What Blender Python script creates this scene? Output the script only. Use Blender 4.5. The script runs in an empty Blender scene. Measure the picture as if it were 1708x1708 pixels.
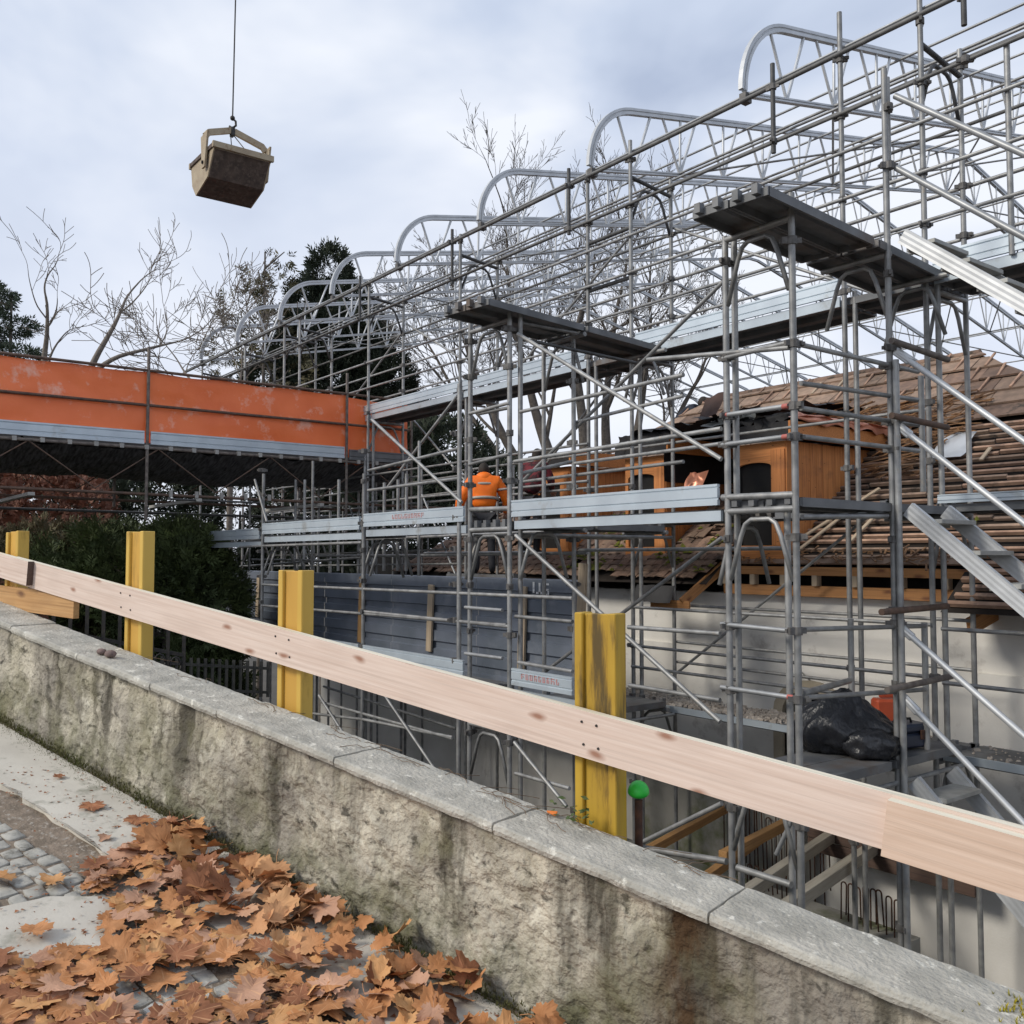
import bpy, bmesh, math, random
import numpy as np
from mathutils import Vector, Matrix, noise
random.seed(7); np.random.seed(7)
R = math.radians
sc = bpy.context.scene
col = sc.collection
# ---------------------------------------------------------------- camera, sky, sun, exposure
cd = bpy.data.cameras.new('camera'); cam = bpy.data.objects.new('camera', cd); col.objects.link(cam)
cam.location = (0, 0, 1.6); cam.rotation_euler = (R(90 + 2.807), 0, R(52.603))
cd.sensor_width = 36; cd.lens = 36 * 1550 / 1708; cd.clip_start = .05; cd.clip_end = 1500
sc.camera = cam
sc.view_settings.view_transform = 'Standard'; sc.view_settings.look = 'None'
sc.view_settings.exposure = 0.62; sc.view_settings.gamma = 1.0; sc.view_settings.use_curve_mapping = False
SUN_EL, SUN_AZ = R(36), R(196)            # overcast: a soft veiled sun behind the camera's left shoulder
w = bpy.data.worlds.new('World'); sc.world = w; w.use_nodes = True
nt = w.node_tree; nt.nodes.clear()
def nd(tree, t, **k):
    n = tree.nodes.new(t)
    for a, b in k.items(): setattr(n, a, b)
    return n
sky = nd(nt, 'ShaderNodeTexSky', sky_type='NISHITA', sun_disc=False, sun_elevation=SUN_EL, sun_rotation=SUN_AZ)
tc = nd(nt, 'ShaderNodeTexCoord')
mp = nd(nt, 'ShaderNodeMapping'); mp.inputs['Scale'].default_value = (1.0, 1.0, 2.1)
mp.inputs['Location'].default_value = (.35, .2, .1)
nt.links.new(tc.outputs['Generated'], mp.inputs['Vector'])
nz = nd(nt, 'ShaderNodeTexNoise'); nz.inputs['Scale'].default_value = 1.9; nz.inputs['Detail'].default_value = 5; nz.inputs['Roughness'].default_value = .5
nz.inputs['Distortion'].default_value = .35
nt.links.new(mp.outputs[0], nz.inputs['Vector'])
cr = nd(nt, 'ShaderNodeValToRGB')
cr.color_ramp.elements[0].position = .36; cr.color_ramp.elements[0].color = (3.1, 3.75, 5.1, 1)
cr.color_ramp.elements[1].position = .62; cr.color_ramp.elements[1].color = (7.2, 7.5, 8.1, 1)
e = cr.color_ramp.elements.new(.48); e.color = (4.7, 5.35, 6.6, 1)
nt.links.new(nz.outputs['Fac'], cr.inputs['Fac'])
sx = nd(nt, 'ShaderNodeSeparateXYZ'); nt.links.new(tc.outputs['Generated'], sx.inputs[0])
mr = nd(nt, 'ShaderNodeMapRange'); mr.inputs['From Min'].default_value = 0.02; mr.inputs['From Max'].default_value = .55
mr.inputs['To Min'].default_value = .8; mr.inputs['To Max'].default_value = 0
nt.links.new(sx.outputs['Z'], mr.inputs['Value'])
hz = nd(nt, 'ShaderNodeMixRGB'); hz.inputs['Color2'].default_value = (7.2, 7.4, 8.1, 1)
nt.links.new(mr.outputs[0], hz.inputs['Fac']); nt.links.new(cr.outputs[0], hz.inputs['Color1'])
mx = nd(nt, 'ShaderNodeMixRGB'); mx.inputs['Fac'].default_value = .94
nt.links.new(sky.outputs[0], mx.inputs['Color1']); nt.links.new(hz.outputs[0], mx.inputs['Color2'])
bg = nd(nt, 'ShaderNodeBackground'); bg.inputs['Strength'].default_value = .086
ow = nd(nt, 'ShaderNodeOutputWorld')
nt.links.new(mx.outputs[0], bg.inputs['Color']); nt.links.new(bg.outputs[0], ow.inputs['Surface'])
sl = bpy.data.lights.new('sun', 'SUN'); sl.energy = 1.5; sl.angle = R(14); sl.color = (1, .93, .82)
so = bpy.data.objects.new('sun', sl); col.objects.link(so)
sd = Vector((math.sin(SUN_AZ) * math.cos(SUN_EL), math.cos(SUN_AZ) * math.cos(SUN_EL), math.sin(SUN_EL)))
so.rotation_euler = sd.to_track_quat('Z', 'Y').to_euler(); so.location = sd * 60

# ---------------------------------------------------------------- materials
MAT = {}
def mat(name, c1, c2=None, scale=4., rough=.7, metal=0., bump=0., bscale=30., lo=.35, hi=.65, stretch=None, c3=None, scale3=1., lo3=.55, hi3=.65, detail=4, obj=False, spec=.5, bdist=.01, rnd=0.):
    m = bpy.data.materials.new(name); m.use_nodes = True; t = m.node_tree
    b = t.nodes['Principled BSDF']; b.inputs['Roughness'].default_value = rough; b.inputs['Metallic'].default_value = metal
    b.inputs['Specular IOR Level'].default_value = spec
    if obj: src = nd(t, 'ShaderNodeTexCoord').outputs['Object']
    else: src = nd(t, 'ShaderNodeNewGeometry').outputs['Position']
    vec = src
    if stretch:
        mpn = nd(t, 'ShaderNodeMapping'); mpn.inputs['Scale'].default_value = stretch
        t.links.new(src, mpn.inputs['Vector']); vec = mpn.outputs[0]
    c2 = c2 or tuple(x * .8 for x in c1)
    n = nd(t, 'ShaderNodeTexNoise'); n.inputs['Scale'].default_value = scale; n.inputs['Detail'].default_value = detail
    t.links.new(vec, n.inputs['Vector'])
    r = nd(t, 'ShaderNodeValToRGB'); r.color_ramp.elements[0].position = lo; r.color_ramp.elements[1].position = hi
    r.color_ramp.elements[0].color = (*c1, 1); r.color_ramp.elements[1].color = (*c2, 1)
    t.links.new(n.outputs['Fac'], r.inputs['Fac']); out = r.outputs[0]
    if c3:
        n3 = nd(t, 'ShaderNodeTexNoise'); n3.inputs['Scale'].default_value = scale3; n3.inputs['Detail'].default_value = 6
        n3.inputs['Roughness'].default_value = .65
        t.links.new(vec, n3.inputs['Vector'])
        r3 = nd(t, 'ShaderNodeValToRGB'); r3.color_ramp.elements[0].position = lo3; r3.color_ramp.elements[1].position = hi3
        t.links.new(n3.outputs['Fac'], r3.inputs['Fac'])
        x = nd(t, 'ShaderNodeMixRGB'); x.inputs['Color2'].default_value = (*c3, 1)
        t.links.new(r3.outputs[0], x.inputs['Fac']); t.links.new(out, x.inputs['Color1']); out = x.outputs[0]
    if rnd:
        oi = nd(t, 'ShaderNodeObjectInfo'); rm = nd(t, 'ShaderNodeMapRange'); rm.inputs['To Min'].default_value = 1 - rnd; rm.inputs['To Max'].default_value = 1 + rnd * .6
        t.links.new(oi.outputs['Random'], rm.inputs['Value']); vm = nd(t, 'ShaderNodeVectorMath', operation='SCALE')
        t.links.new(out, vm.inputs[0]); t.links.new(rm.outputs[0], vm.inputs['Scale']); out = vm.outputs[0]
    t.links.new(out, b.inputs['Base Color'])
    if bump:
        nb = nd(t, 'ShaderNodeTexNoise'); nb.inputs['Scale'].default_value = bscale; nb.inputs['Detail'].default_value = 5
        t.links.new(vec, nb.inputs['Vector'])
        bp = nd(t, 'ShaderNodeBump'); bp.inputs['Strength'].default_value = bump; bp.inputs['Distance'].default_value = bdist
        t.links.new(nb.outputs['Fac'], bp.inputs['Height']); t.links.new(bp.outputs[0], b.inputs['Normal'])
    MAT[name] = m
    return m
def wood(name, c1, c2, knot=None, gs=(1.2, 26, 40), rough=.7, kscale=1.0, kt=.09, grain=.55):
    """sawn timber: grain along the object's own x axis, round knots"""
    m = mat(name, c1, c2, scale=1.6, rough=rough, stretch=gs, obj=True, lo=.3, hi=.72, bump=.35, bscale=2.6, bdist=.003, detail=9)
    t = m.node_tree; b = t.nodes['Principled BSDF']
    def over(st, sc_, lo, hi, col_, amt):
        tcn = nd(t, 'ShaderNodeTexCoord'); mpn = nd(t, 'ShaderNodeMapping'); mpn.inputs['Scale'].default_value = st; t.links.new(tcn.outputs['Object'], mpn.inputs['Vector'])
        n_ = nd(t, 'ShaderNodeTexNoise'); n_.inputs['Scale'].default_value = sc_; n_.inputs['Detail'].default_value = 7; n_.inputs['Distortion'].default_value = .25; t.links.new(mpn.outputs[0], n_.inputs['Vector'])
        r_ = nd(t, 'ShaderNodeMapRange'); r_.inputs['From Min'].default_value = lo; r_.inputs['From Max'].default_value = hi; r_.inputs['To Max'].default_value = amt; t.links.new(n_.outputs['Fac'], r_.inputs['Value'])
        x_ = nd(t, 'ShaderNodeMixRGB'); x_.inputs['Color2'].default_value = (*col_, 1); old_ = b.inputs['Base Color'].links[0].from_socket
        t.links.new(r_.outputs[0], x_.inputs['Fac']); t.links.new(old_, x_.inputs['Color1']); t.links.new(x_.outputs[0], b.inputs['Base Color'])
    over((46, 46, .9) if gs[2] < 5 else (.9, 46, 60), 1.3, .53, .66, tuple(q * .66 for q in c2), grain)        # fine dark grain lines
    over((1.5, 3.5, 5), 1.6, .52, .72, tuple(q * .72 + .02 for q in c2), grain * .8)  # handling marks and damp patches
    if knot:
        tcn = nd(t, 'ShaderNodeTexCoord')
        mpn = nd(t, 'ShaderNodeMapping'); mpn.inputs['Scale'].default_value = (2.3 * kscale, 6.0 * kscale, 1)
        sx_ = nd(t, 'ShaderNodeSeparateXYZ'); t.links.new(tcn.outputs['Object'], sx_.inputs[0]); ay = nd(t, 'ShaderNodeMath', operation='ADD'); cx_ = nd(t, 'ShaderNodeCombineXYZ')
        t.links.new(sx_.outputs['X'], ay.inputs[0]); t.links.new(sx_.outputs['Y'], ay.inputs[1]); t.links.new(ay.outputs[0], cx_.inputs['X']); t.links.new(sx_.outputs['Z'], cx_.inputs['Y'])
        t.links.new(cx_.outputs[0], mpn.inputs['Vector'])
        dn = nd(t, 'ShaderNodeTexNoise'); dn.inputs['Scale'].default_value = 3
        t.links.new(mpn.outputs[0], dn.inputs['Vector'])
        ad = nd(t, 'ShaderNodeMixRGB'); ad.inputs['Fac'].default_value = .12
        t.links.new(mpn.outputs[0], ad.inputs['Color1']); t.links.new(dn.outputs['Color'], ad.inputs['Color2'])
        v = nd(t, 'ShaderNodeTexVoronoi', voronoi_dimensions='2D'); v.inputs['Scale'].default_value = 1.0
        t.links.new(ad.outputs[0], v.inputs['Vector'])
        r = nd(t, 'ShaderNodeValToRGB'); r.color_ramp.elements[0].position = kt * .5; r.color_ramp.elements[0].color = (1, 1, 1, 1)
        r.color_ramp.elements[1].position = kt * 1.9; r.color_ramp.elements[1].color = (0, 0, 0, 1)
        t.links.new(v.outputs['Distance'], r.inputs['Fac'])
        x = nd(t, 'ShaderNodeMixRGB'); x.inputs['Color2'].default_value = (*knot, 1)
        old = b.inputs['Base Color'].links[0].from_socket
        t.links.new(r.outputs[0], x.inputs['Fac']); t.links.new(old, x.inputs['Color1']); t.links.new(x.outputs[0], b.inputs['Base Color'])
    return m
mat('g', (.36, .362, .355), (.22, .222, .22), scale=9, rough=.5, metal=.4, c3=(.33, .30, .26), scale3=14, lo3=.60, hi3=.70, rnd=.22)   # galvanised tube
mat('l', (.40, .41, .415), (.29, .30, .305), scale=7, rough=.45, metal=.4, rnd=.15)                                                     # newer, paler tube
mat('d', (.10, .10, .10), (.06, .06, .06), scale=7, rough=.6, metal=.3)
mat('d3', (.17, .17, .165), (.10, .10, .10), scale=7, rough=.6, metal=.3)                                                     # upper tubes, wet and backlit darkness put into the colour
mat('r', (.17, .105, .075), (.10, .07, .055), scale=12, rough=.8, metal=.2)                                                   # rusty brown tube
mat('r2', (.22, .19, .165), (.12, .10, .09), scale=12, rough=.7, metal=.3)
mat('alu', (.60, .615, .625), (.50, .515, .525), scale=5, rough=.45, metal=.4)
mat('toe', (.55, .62, .67), (.46, .52, .57), scale=2.5, rough=.42, metal=.35, c3=(.36, .37, .36), scale3=2.2, lo3=.6, hi3=.72, rnd=.14)
mat('deck', (.20, .205, .21), (.125, .13, .135), scale=3, rough=.6, metal=.35, c3=(.13, .10, .08), scale3=1.4, lo3=.55, hi3=.7)
mat('red', (.50, .13, .11), (.40, .12, .10), rough=.6)
mat('lettering', (.52, .24, .24), (.46, .30, .30), scale=60, rough=.6)
mat('white_paint', (.85, .86, .86), (.55, .57, .6), scale=30, rough=.6)
mat('iron', (.028, .028, .03), (.05, .045, .04), scale=20, rough=.6, metal=.3)
mat('black', (.006, .006, .007), (.012, .011, .010), rough=.9)
mat('orange_tarp', (1.0, .225, .065), (.92, .185, .05), scale=1.2, rough=.4, c3=(.98, .46, .32), scale3=3.0, lo3=.565, hi3=.68, bump=.25, bscale=5, bdist=.03)  # pale smears: sky reflections on the glossy sheet, painted into its colour
mat('netting', (.02, .02, .023), (.13, .13, .14), scale=5, rough=.8, stretch=(1, 5, 1), bump=.6, bscale=4, bdist=.05)
mat('hoarding', (.18, .205, .255), (.125, .148, .182), scale=1.6, rough=.42, metal=.1, c3=(.23, .25, .285), scale3=2.6, lo3=.56, hi3=.74, bump=.1, bscale=12)
mat('plaster', (.78, .76, .715), (.66, .64, .595), scale=1.3, rough=.9, c3=(.42, .39, .35), scale3=2.2, lo3=.6, hi3=.75, bump=.35, bscale=40, bdist=.006)
mat('stone_trim', (.46, .40, .30), (.38, .33, .25), scale=5, rough=.9, bump=.2)
mat('concrete', (.34, .33, .30), (.25, .245, .22), scale=2, rough=.9, c3=(.13, .145, .06), scale3=1.1, lo3=.52, hi3=.66, bump=.3)
mat('rubble', (.56, .50, .43), (.40, .34, .28), scale=9, rough=.95, bump=.5, bscale=35)
mat('rust', (.10, .045, .025), (.05, .026, .018), scale=30, rough=.9)
mat('tile_a', (.27, .175, .125), (.18, .12, .09), scale=7, rough=.9, rnd=.3, c3=(.07, .055, .042), scale3=5, lo3=.55, hi3=.66, bump=.3)
mat('tile_b', (.34, .235, .17), (.235, .165, .12), scale=9, rough=.9, rnd=.3, c3=(.09, .07, .055), scale3=4, lo3=.58, hi3=.7)
mat('batten', (.47, .30, .205), (.30, .185, .13), scale=8, rough=.9, rnd=.35, c3=(.11, .085, .07), scale3=3, lo3=.55, hi3=.7)
mat('underroof', (.014, .010, .008), (.022, .016, .012), scale=4, rough=.95)
mat('moss', (.10, .12, .012), (.06, .07, .015), scale=20, rough=1, bump=1, bscale=50)
mat('felt', (.012, .012, .014), (.022, .022, .025), scale=6, rough=.7, bump=.3, bscale=8)
mat('felt_grey', (.20, .21, .205), (.11, .115, .115), scale=6, rough=.6)
mat('copper', (.78, .36, .24), (.55, .22, .13), scale=5, rough=.4, metal=.45, bump=.3, bscale=9)
mat('soil', (.26, .205, .155), (.17, .135, .10), scale=14, rough=1, bump=.8, bscale=45, bdist=.012, c3=(.36, .32, .27), scale3=30, lo3=.56, hi3=.62)
mat('pavement', (.60, .565, .49), (.50, .465, .40), scale=3, rough=.95, c3=(.30, .29, .235), scale3=5, lo3=.56, hi3=.7, bump=.3, bscale=60, bdist=.005)
mat('sett', (.56, .54, .48), (.38, .37, .33), scale=16, rough=.85, rnd=.32, bump=.4, bscale=50, c3=(.20, .19, .165), scale3=9, lo3=.58, hi3=.68)
mat('yard', (.085, .075, .06), (.06, .054, .045), scale=.6, rough=1, bump=.5, bscale=6)
mat('cap', (.50, .48, .42), (.33, .32, .28), scale=7, rough=.92, c3=(.70, .68, .60), scale3=16, lo3=.58, hi3=.66, bump=.9, bscale=60, bdist=.012, detail=8)
mat('leaf_a', (.56, .265, .115), (.43, .185, .07), scale=14, rough=.75, spec=.25, rnd=.22)
mat('leaf_b', (.64, .35, .155), (.52, .26, .10), scale=14, rough=.75, spec=.25, rnd=.22)
mat('leaf_c', (.34, .145, .07), (.20, .08, .04), scale=14, rough=.75, spec=.25, rnd=.22)
mat('leaf_d', (.55, .32, .21), (.44, .24, .15), scale=10, rough=.75, spec=.25, rnd=.22)
mat('bark', (.15, .13, .11), (.09, .078, .068), scale=12, rough=.95)
mat('bark_pale', (.23, .20, .17), (.15, .13, .11), scale=12, rough=.95)
mat('yew', (.085, .115, .035), (.042, .062, .02), scale=1.4, rough=.75, c3=(.13, .175, .045), scale3=2.6, lo3=.56, hi3=.7)
mat('conifer', (.036, .05, .027), (.02, .029, .017), scale=2, rough=.8, c3=(.042, .05, .027), scale3=1.2, lo3=.55, hi3=.7)
mat('olive', (.13, .112, .055), (.075, .07, .034), scale=2, rough=.8)
mat('beech', (.30, .15, .10), (.18, .085, .055), scale=2.2, rough=.85, c3=(.40, .22, .15), scale3=4, lo3=.58, hi3=.7)
mat('yellow', (.66, .44, .09), (.56, .35, .06), scale=3, rough=.55, stretch=(1, 1, .25), c3=(.36, .21, .035), scale3=7, lo3=.58, hi3=.7, bump=.15)
mat('yellow_web', (.64, .38, .07), (.52, .29, .05), scale=3, rough=.6, stretch=(1, 1, .2), c3=(.30, .18, .04), scale3=6, lo3=.58, hi3=.72)
mat('yellow_old', (.52, .33, .03), (.34, .20, .02), scale=9, rough=.6, stretch=(1, 1, .16), c3=(.10, .065, .015), scale3=9, lo3=.52, hi3=.64, bump=.4, detail=7)
mat('bin_bag', (.012, .013, .016), (.018, .019, .023), rough=.3, bump=.9, bscale=22, bdist=.02, stretch=(1, 1, .45))
mat('blue_case', (.022, .032, .06), (.015, .022, .042), rough=.45)
mat('canister', (.50, .085, .03), (.40, .065, .022), rough=.5)
mat('green_plastic', (.03, .55, .06), (.02, .45, .04), rough=.4)
mat('hivis', (1.0, .20, .006), (.92, .17, .005), scale=6, rough=.6, bump=.4, bscale=12, bdist=.02)
mat('reflective', (.42, .40, .34), (.34, .32, .28), rough=.4)
mat('dark_cloth', (.018, .018, .022), (.028, .028, .032), scale=8, rough=.85)
mat('navy', (.025, .032, .05), (.018, .022, .036), rough=.8)
mat('plaid', (.16, .018, .028), (.035, .008, .012), scale=9, rough=.85, lo=.46, hi=.54)
mat('skin', (.48, .27, .19), (.42, .23, .16), rough=.55)
mat('hair', (.03, .022, .017), rough=.8)
mat('skip_side', (.42, .35, .24), (.33, .26, .18), scale=6, rough=.7, c3=(.24, .15, .08), scale3=8, lo3=.58, hi3=.68)
mat('skip_dark', (.115, .085, .07), (.07, .052, .045), scale=9, rough=.85, c3=(.15, .115, .095), scale3=14, lo3=.5, hi3=.64, bump=.4)
mat('pebble', (.20, .14, .125), (.14, .10, .09), scale=30, rough=.9)
mat('grey_board', (.42, .41, .38), (.33, .32, .30), scale=4, rough=.8)
wood('plank_pale', (.75, .62, .535), (.63, .485, .40), knot=(.34, .18, .12), kscale=.85, kt=.05, grain=.26)
wood('plank_new', (.72, .555, .44), (.60, .43, .32), knot=(.28, .14, .11), kscale=.7, kt=.075, grain=.35)
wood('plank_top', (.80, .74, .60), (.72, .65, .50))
wood('plank_orange', (.56, .33, .14), (.43, .23, .085), knot=(.18, .085, .035))
wood('plank_end', (.12, .075, .055), (.08, .05, .04))
wood('dormer_wood', (.68, .275, .085), (.50, .185, .052), knot=(.2, .07, .025), kscale=.9, kt=.022)
wood('dormer_board', (.68, .275, .085), (.46, .165, .048), knot=(.12, .04, .015), kscale=1.1, kt=.02, gs=(22, 22, 1.1), grain=.7)
wood('rafter', (.55, .27, .10), (.44, .20, .07), knot=(.22, .09, .04))
wood('lath', (.52, .42, .30), (.40, .31, .215))
wood('beam_grey', (.40, .37, .31), (.30, .27, .22))
wood('beam_orange', (.42, .23, .085), (.30, .155, .055))

# ---------------------------------------------------------------- object helpers
WM = {}
def put(o, parent=None, M=None):
    col.objects.link(o); M = M or Matrix(); WM[o.name] = M
    if parent is not None:
        o.parent = parent; o.matrix_basis = WM[parent.name].inverted() @ M
    else: o.matrix_basis = M
    return o
def tag(o, label, cat, group=None):
    o['label'] = label; o['category'] = cat
    if group: o['group'] = group
    return o
def thing(name, label, cat, loc=(0, 0, 0), group=None, rot=0):
    o = bpy.data.objects.new(name, None); o.empty_display_size = .2
    put(o, None, Matrix.Translation(loc) @ Matrix.Rotation(rot, 4, 'Z'))
    return tag(o, label, cat, group)
def meshify(name, verts, faces, m, smooth=False, mats=None, fm=None):
    me = bpy.data.meshes.new(name); me.from_pydata([tuple(v) for v in verts], [], faces)
    for x in (mats or [m]): me.materials.append(MAT[x])
    if fm is not None: me.polygons.foreach_set('material_index', fm)
    if smooth: me.polygons.foreach_set('use_smooth', [True] * len(me.polygons))
    me.update(); return me
def np_mesh(name, V, F, m, smooth=False, mats=None, fm=None):
    V = np.asarray(V, np.float32).reshape(-1, 3); F = np.asarray(F, np.int32); k = F.shape[1]
    me = bpy.data.meshes.new(name); me.vertices.add(len(V)); me.vertices.foreach_set('co', V.ravel())
    me.loops.add(F.size); me.loops.foreach_set('vertex_index', F.ravel())
    me.polygons.add(len(F)); me.polygons.foreach_set('loop_start', np.arange(len(F), dtype=np.int32) * k)
    me.polygons.foreach_set('loop_total', np.full(len(F), k, np.int32))
    for x in (mats or [m]): me.materials.append(MAT[x])
    if fm is not None: me.polygons.foreach_set('material_index', np.asarray(fm, np.int32))
    if smooth: me.polygons.foreach_set('use_smooth', np.ones(len(F), bool))
    me.update(calc_edges=True); me.validate(); return me
def ob(name, me, parent=None, M=None, label=None):
    o = put(bpy.data.objects.new(name, me), parent, M)
    if label: o['label'] = label
    return o
_cyl = {}
def unit_cyl(m, seg):
    if (m, seg) not in _cyl:
        v = []; f = []
        for i in range(seg):
            a = 2 * math.pi * i / seg; v += [(math.cos(a), math.sin(a), 0), (math.cos(a), math.sin(a), 1)]
        f = [(2 * i, 2 * ((i + 1) % seg), 2 * ((i + 1) % seg) + 1, 2 * i + 1) for i in range(seg)]
        f += [tuple(2 * i for i in range(seg))[::-1], tuple(2 * i + 1 for i in range(seg))]
        me = meshify('tube_' + m, v, f, m); me.polygons.foreach_set('use_smooth', [len(p.vertices) == 4 for p in me.polygons])
        _cyl[(m, seg)] = me
    return _cyl[(m, seg)]
def align(d, axis='Z', up='Y'):
    return Vector(d).to_track_quat(axis, up).to_matrix().to_4x4()
def tube(name, a, b, r, m, parent, seg=10, label=None):
    a = Vector(a); b = Vector(b); d = b - a; L = d.length
    M = Matrix.Translation(a) @ align(d) @ Matrix.Diagonal((r, r, L, 1))
    return ob(name, unit_cyl(m, seg), parent, M, label)
_box = {}
def unit_box(m, bev=0):
    if m not in _box:
        v = [(x, y, z) for x in (0, 1) for y in (-.5, .5) for z in (-.5, .5)]
        f = [(0, 1, 3, 2), (4, 6, 7, 5), (0, 4, 5, 1), (2, 3, 7, 6), (0, 2, 6, 4), (1, 5, 7, 3)]
        _box[m] = meshify('bar_' + m, v, f, m)
    return _box[m]
def frame_x(a, b, up=(0, 0, 1)):
    a = Vector(a); b = Vector(b); x = (b - a).normalized(); u = Vector(up); y = u.cross(x).normalized(); z = x.cross(y)
    M = Matrix((x, y, z)).transposed().to_4x4(); M.translation = a
    return M, (b - a).length
def bar(name, a, b, wd, ht, m, parent, up=(0, 0, 1), label=None):
    """square bar from a to b: wd across, ht along up (shared mesh)"""
    M, L = frame_x(a, b, up)
    return ob(name, unit_box(m), parent, M @ Matrix.Diagonal((L, wd, ht, 1)), label)
def bm_box(bm, x0, x1, y0, y1, z0, z1, mi=0):
    vs = [bm.verts.new(p) for p in ((x0, y0, z0), (x1, y0, z0), (x1, y1, z0), (x0, y1, z0), (x0, y0, z1), (x1, y0, z1), (x1, y1, z1), (x0, y1, z1))]
    for q in ((0, 3, 2, 1), (4, 5, 6, 7), (0, 1, 5, 4), (1, 2, 6, 5), (2, 3, 7, 6), (3, 0, 4, 7)):
        f = bm.faces.new([vs[i] for i in q]); f.material_index = mi
    return vs
def bm_mesh(name, bm, mats, smooth=False, bevel=0):
    if bevel:
        bmesh.ops.bevel(bm, geom=bm.edges[:], offset=bevel, segments=1, affect='EDGES')
    bmesh.ops.recalc_face_normals(bm, faces=bm.faces[:])
    me = bpy.data.meshes.new(name); bm.to_mesh(me); bm.free()
    for x in (mats if isinstance(mats, (list, tuple)) else [mats]): me.materials.append(MAT[x])
    if smooth: me.polygons.foreach_set('use_smooth', [True] * len(me.polygons))
    return me
def block(name, sx, sy, sz, m, bevel=.004, org=(0, .5, .5)):
    """a bevelled box mesh; x from 0..sx, centred in y and z unless org says otherwise"""
    bm = bmesh.new(); bm_box(bm, -org[0] * sx, (1 - org[0]) * sx, -org[1] * sy, (1 - org[1]) * sy, -org[2] * sz, (1 - org[2]) * sz)
    return bm_mesh(name, bm, m, bevel=bevel)
def plank(name, a, b, wd, ht, m, parent=None, up=(0, 0, 1), bevel=.003, label=None, mesh=None):
    M, L = frame_x(a, b, up)
    return ob(name, mesh or block(name, L, wd, ht, m, bevel), parent, M, label)
def sweep(path, prof, closed_prof=True, ups=None):
    """profile (list of (u,v)) swept along a path: u across (side), v along up"""
    path = [Vector(p) for p in path]; V = []; F = []; n = len(prof)
    for i, p in enumerate(path):
        t = (path[min(i + 1, len(path) - 1)] - path[max(i - 1, 0)]).normalized()
        u = Vector(ups[i] if isinstance(ups, list) else (ups or (0, 0, 1)))
        s = t.cross(u).normalized(); u2 = s.cross(t)
        for (a, b) in prof: V.append(p + s * a + u2 * b)
    for i in range(len(path) - 1):
        for j in range(n):
            k = (j + 1) % n
            F.append((i * n + j, i * n + k, (i + 1) * n + k, (i + 1) * n + j))
    F.append(tuple(range(n))[::-1]); F.append(tuple((len(path) - 1) * n + j for j in range(n)))
    return V, F
def rod_path(path, r, seg=8):
    prof = [(r * math.cos(2 * math.pi * i / seg), r * math.sin(2 * math.pi * i / seg)) for i in range(seg)]
    path = [Vector(p) for p in path]; V = []; F = []
    u = None
    for i, p in enumerate(path):
        t = (path[min(i + 1, len(path) - 1)] - path[max(i - 1, 0)]).normalized()
        if u is None: u = t.orthogonal().normalized()
        u = (u - t * u.dot(t)).normalized(); s = t.cross(u)
        V += [p + s * a + u * b for a, b in prof]
    for i in range(len(path) - 1):
        for j in range(seg):
            k = (j + 1) % seg; F.append((i * seg + j, i * seg + k, (i + 1) * seg + k, (i + 1) * seg + j))
    F.append(tuple(range(seg))[::-1]); F.append(tuple((len(path) - 1) * seg + j for j in range(seg)))
    return V, F
def merge(parts):
    V = []; F = []
    for v, f in parts:
        k = len(V); V += list(v); F += [tuple(i + k for i in q) for q in f]
    return V, F

# the retaining wall runs along WD (uphill, to the left) from W0; NR points towards the street
W0 = Vector((-2.83, 2.255, 0)); WD = Vector((-.96577, -.25941, 0)); NR = Vector((.25941, -.96577, 0))
def S(s, off, z): return W0 + WD * s + NR * off + Vector((0, 0, z))
def gz(s, off): return -.165 + .148 * s - .03 * max(off, 0)
def capz(s): return .487 + .144 * s
def structure(o): o['kind'] = 'structure'; return o
def stuff(o): o['kind'] = 'stuff'; return o
# ---------------------------------------------------------------- setting: ground, street, pavement
structure(ob('ground', meshify('ground', [(-700, -700, -4.4), (700, -700, -4.4), (700, 700, -4.4), (-700, 700, -4.4)], [(0, 1, 2, 3)], 'yard')))
# hill side that carries the street above the yard
def sheet(name, s0, s1, ns, o0, o1, no, dz, m, amp=0, fr=3.):
    V = []; F = []
    for i in range(ns + 1):
        for j in range(no + 1):
            s = s0 + (s1 - s0) * i / ns; o = o0 + (o1 - o0) * j / no
            p = S(s, o, gz(s, o) + dz)
            if amp: p.z += amp * noise.noise(p * fr)
            V.append(p)
    for i in range(ns):
        for j in range(no):
            a = i * (no + 1) + j; F.append((a, a + 1, a + no + 2, a + no + 1))
    return meshify(name, V, F, m, True)
street = structure(ob('street', sheet('street', -14, 16, 240, -.02, 12, 96, -.005, 'soil', .008, 5)))
# pavement strip at the foot of the wall, ragged street-side edge
def slab(name, outline, dz, th, m):
    bm = bmesh.new()
    top = [bm.verts.new(S(s, o, gz(s, o) + dz)) for s, o in outline]; bot = [bm.verts.new(S(s, o, gz(s, o) + dz - th)) for s, o in outline]
    n = len(outline); f = bm.faces.new(top)
    for i in range(n): bm.faces.new((top[i], bot[i], bot[(i + 1) % n], top[(i + 1) % n]))
    bmesh.ops.triangulate(bm, faces=[f])
    return bm_mesh(name, bm, m)
rs = random.Random(3)
edge = []; s = 12.
while s > -12:
    o = .47 + rs.uniform(-.03, .03) 
    edge.append((s, o)); s -= rs.uniform(.08, .2)
structure(ob('pavement', slab('pavement', [(12, .035), *edge, (-12, .035)], .022, .06, 'pavement')))
patch = [(2.03, 1.5), (2.02, 1.05), (1.98, .86), (1.84, .70), (1.62, .72), (1.50, .82), (1.45, 1.0), (1.52, 1.2), (1.60, 1.5), (1.8, 1.6)]
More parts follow.
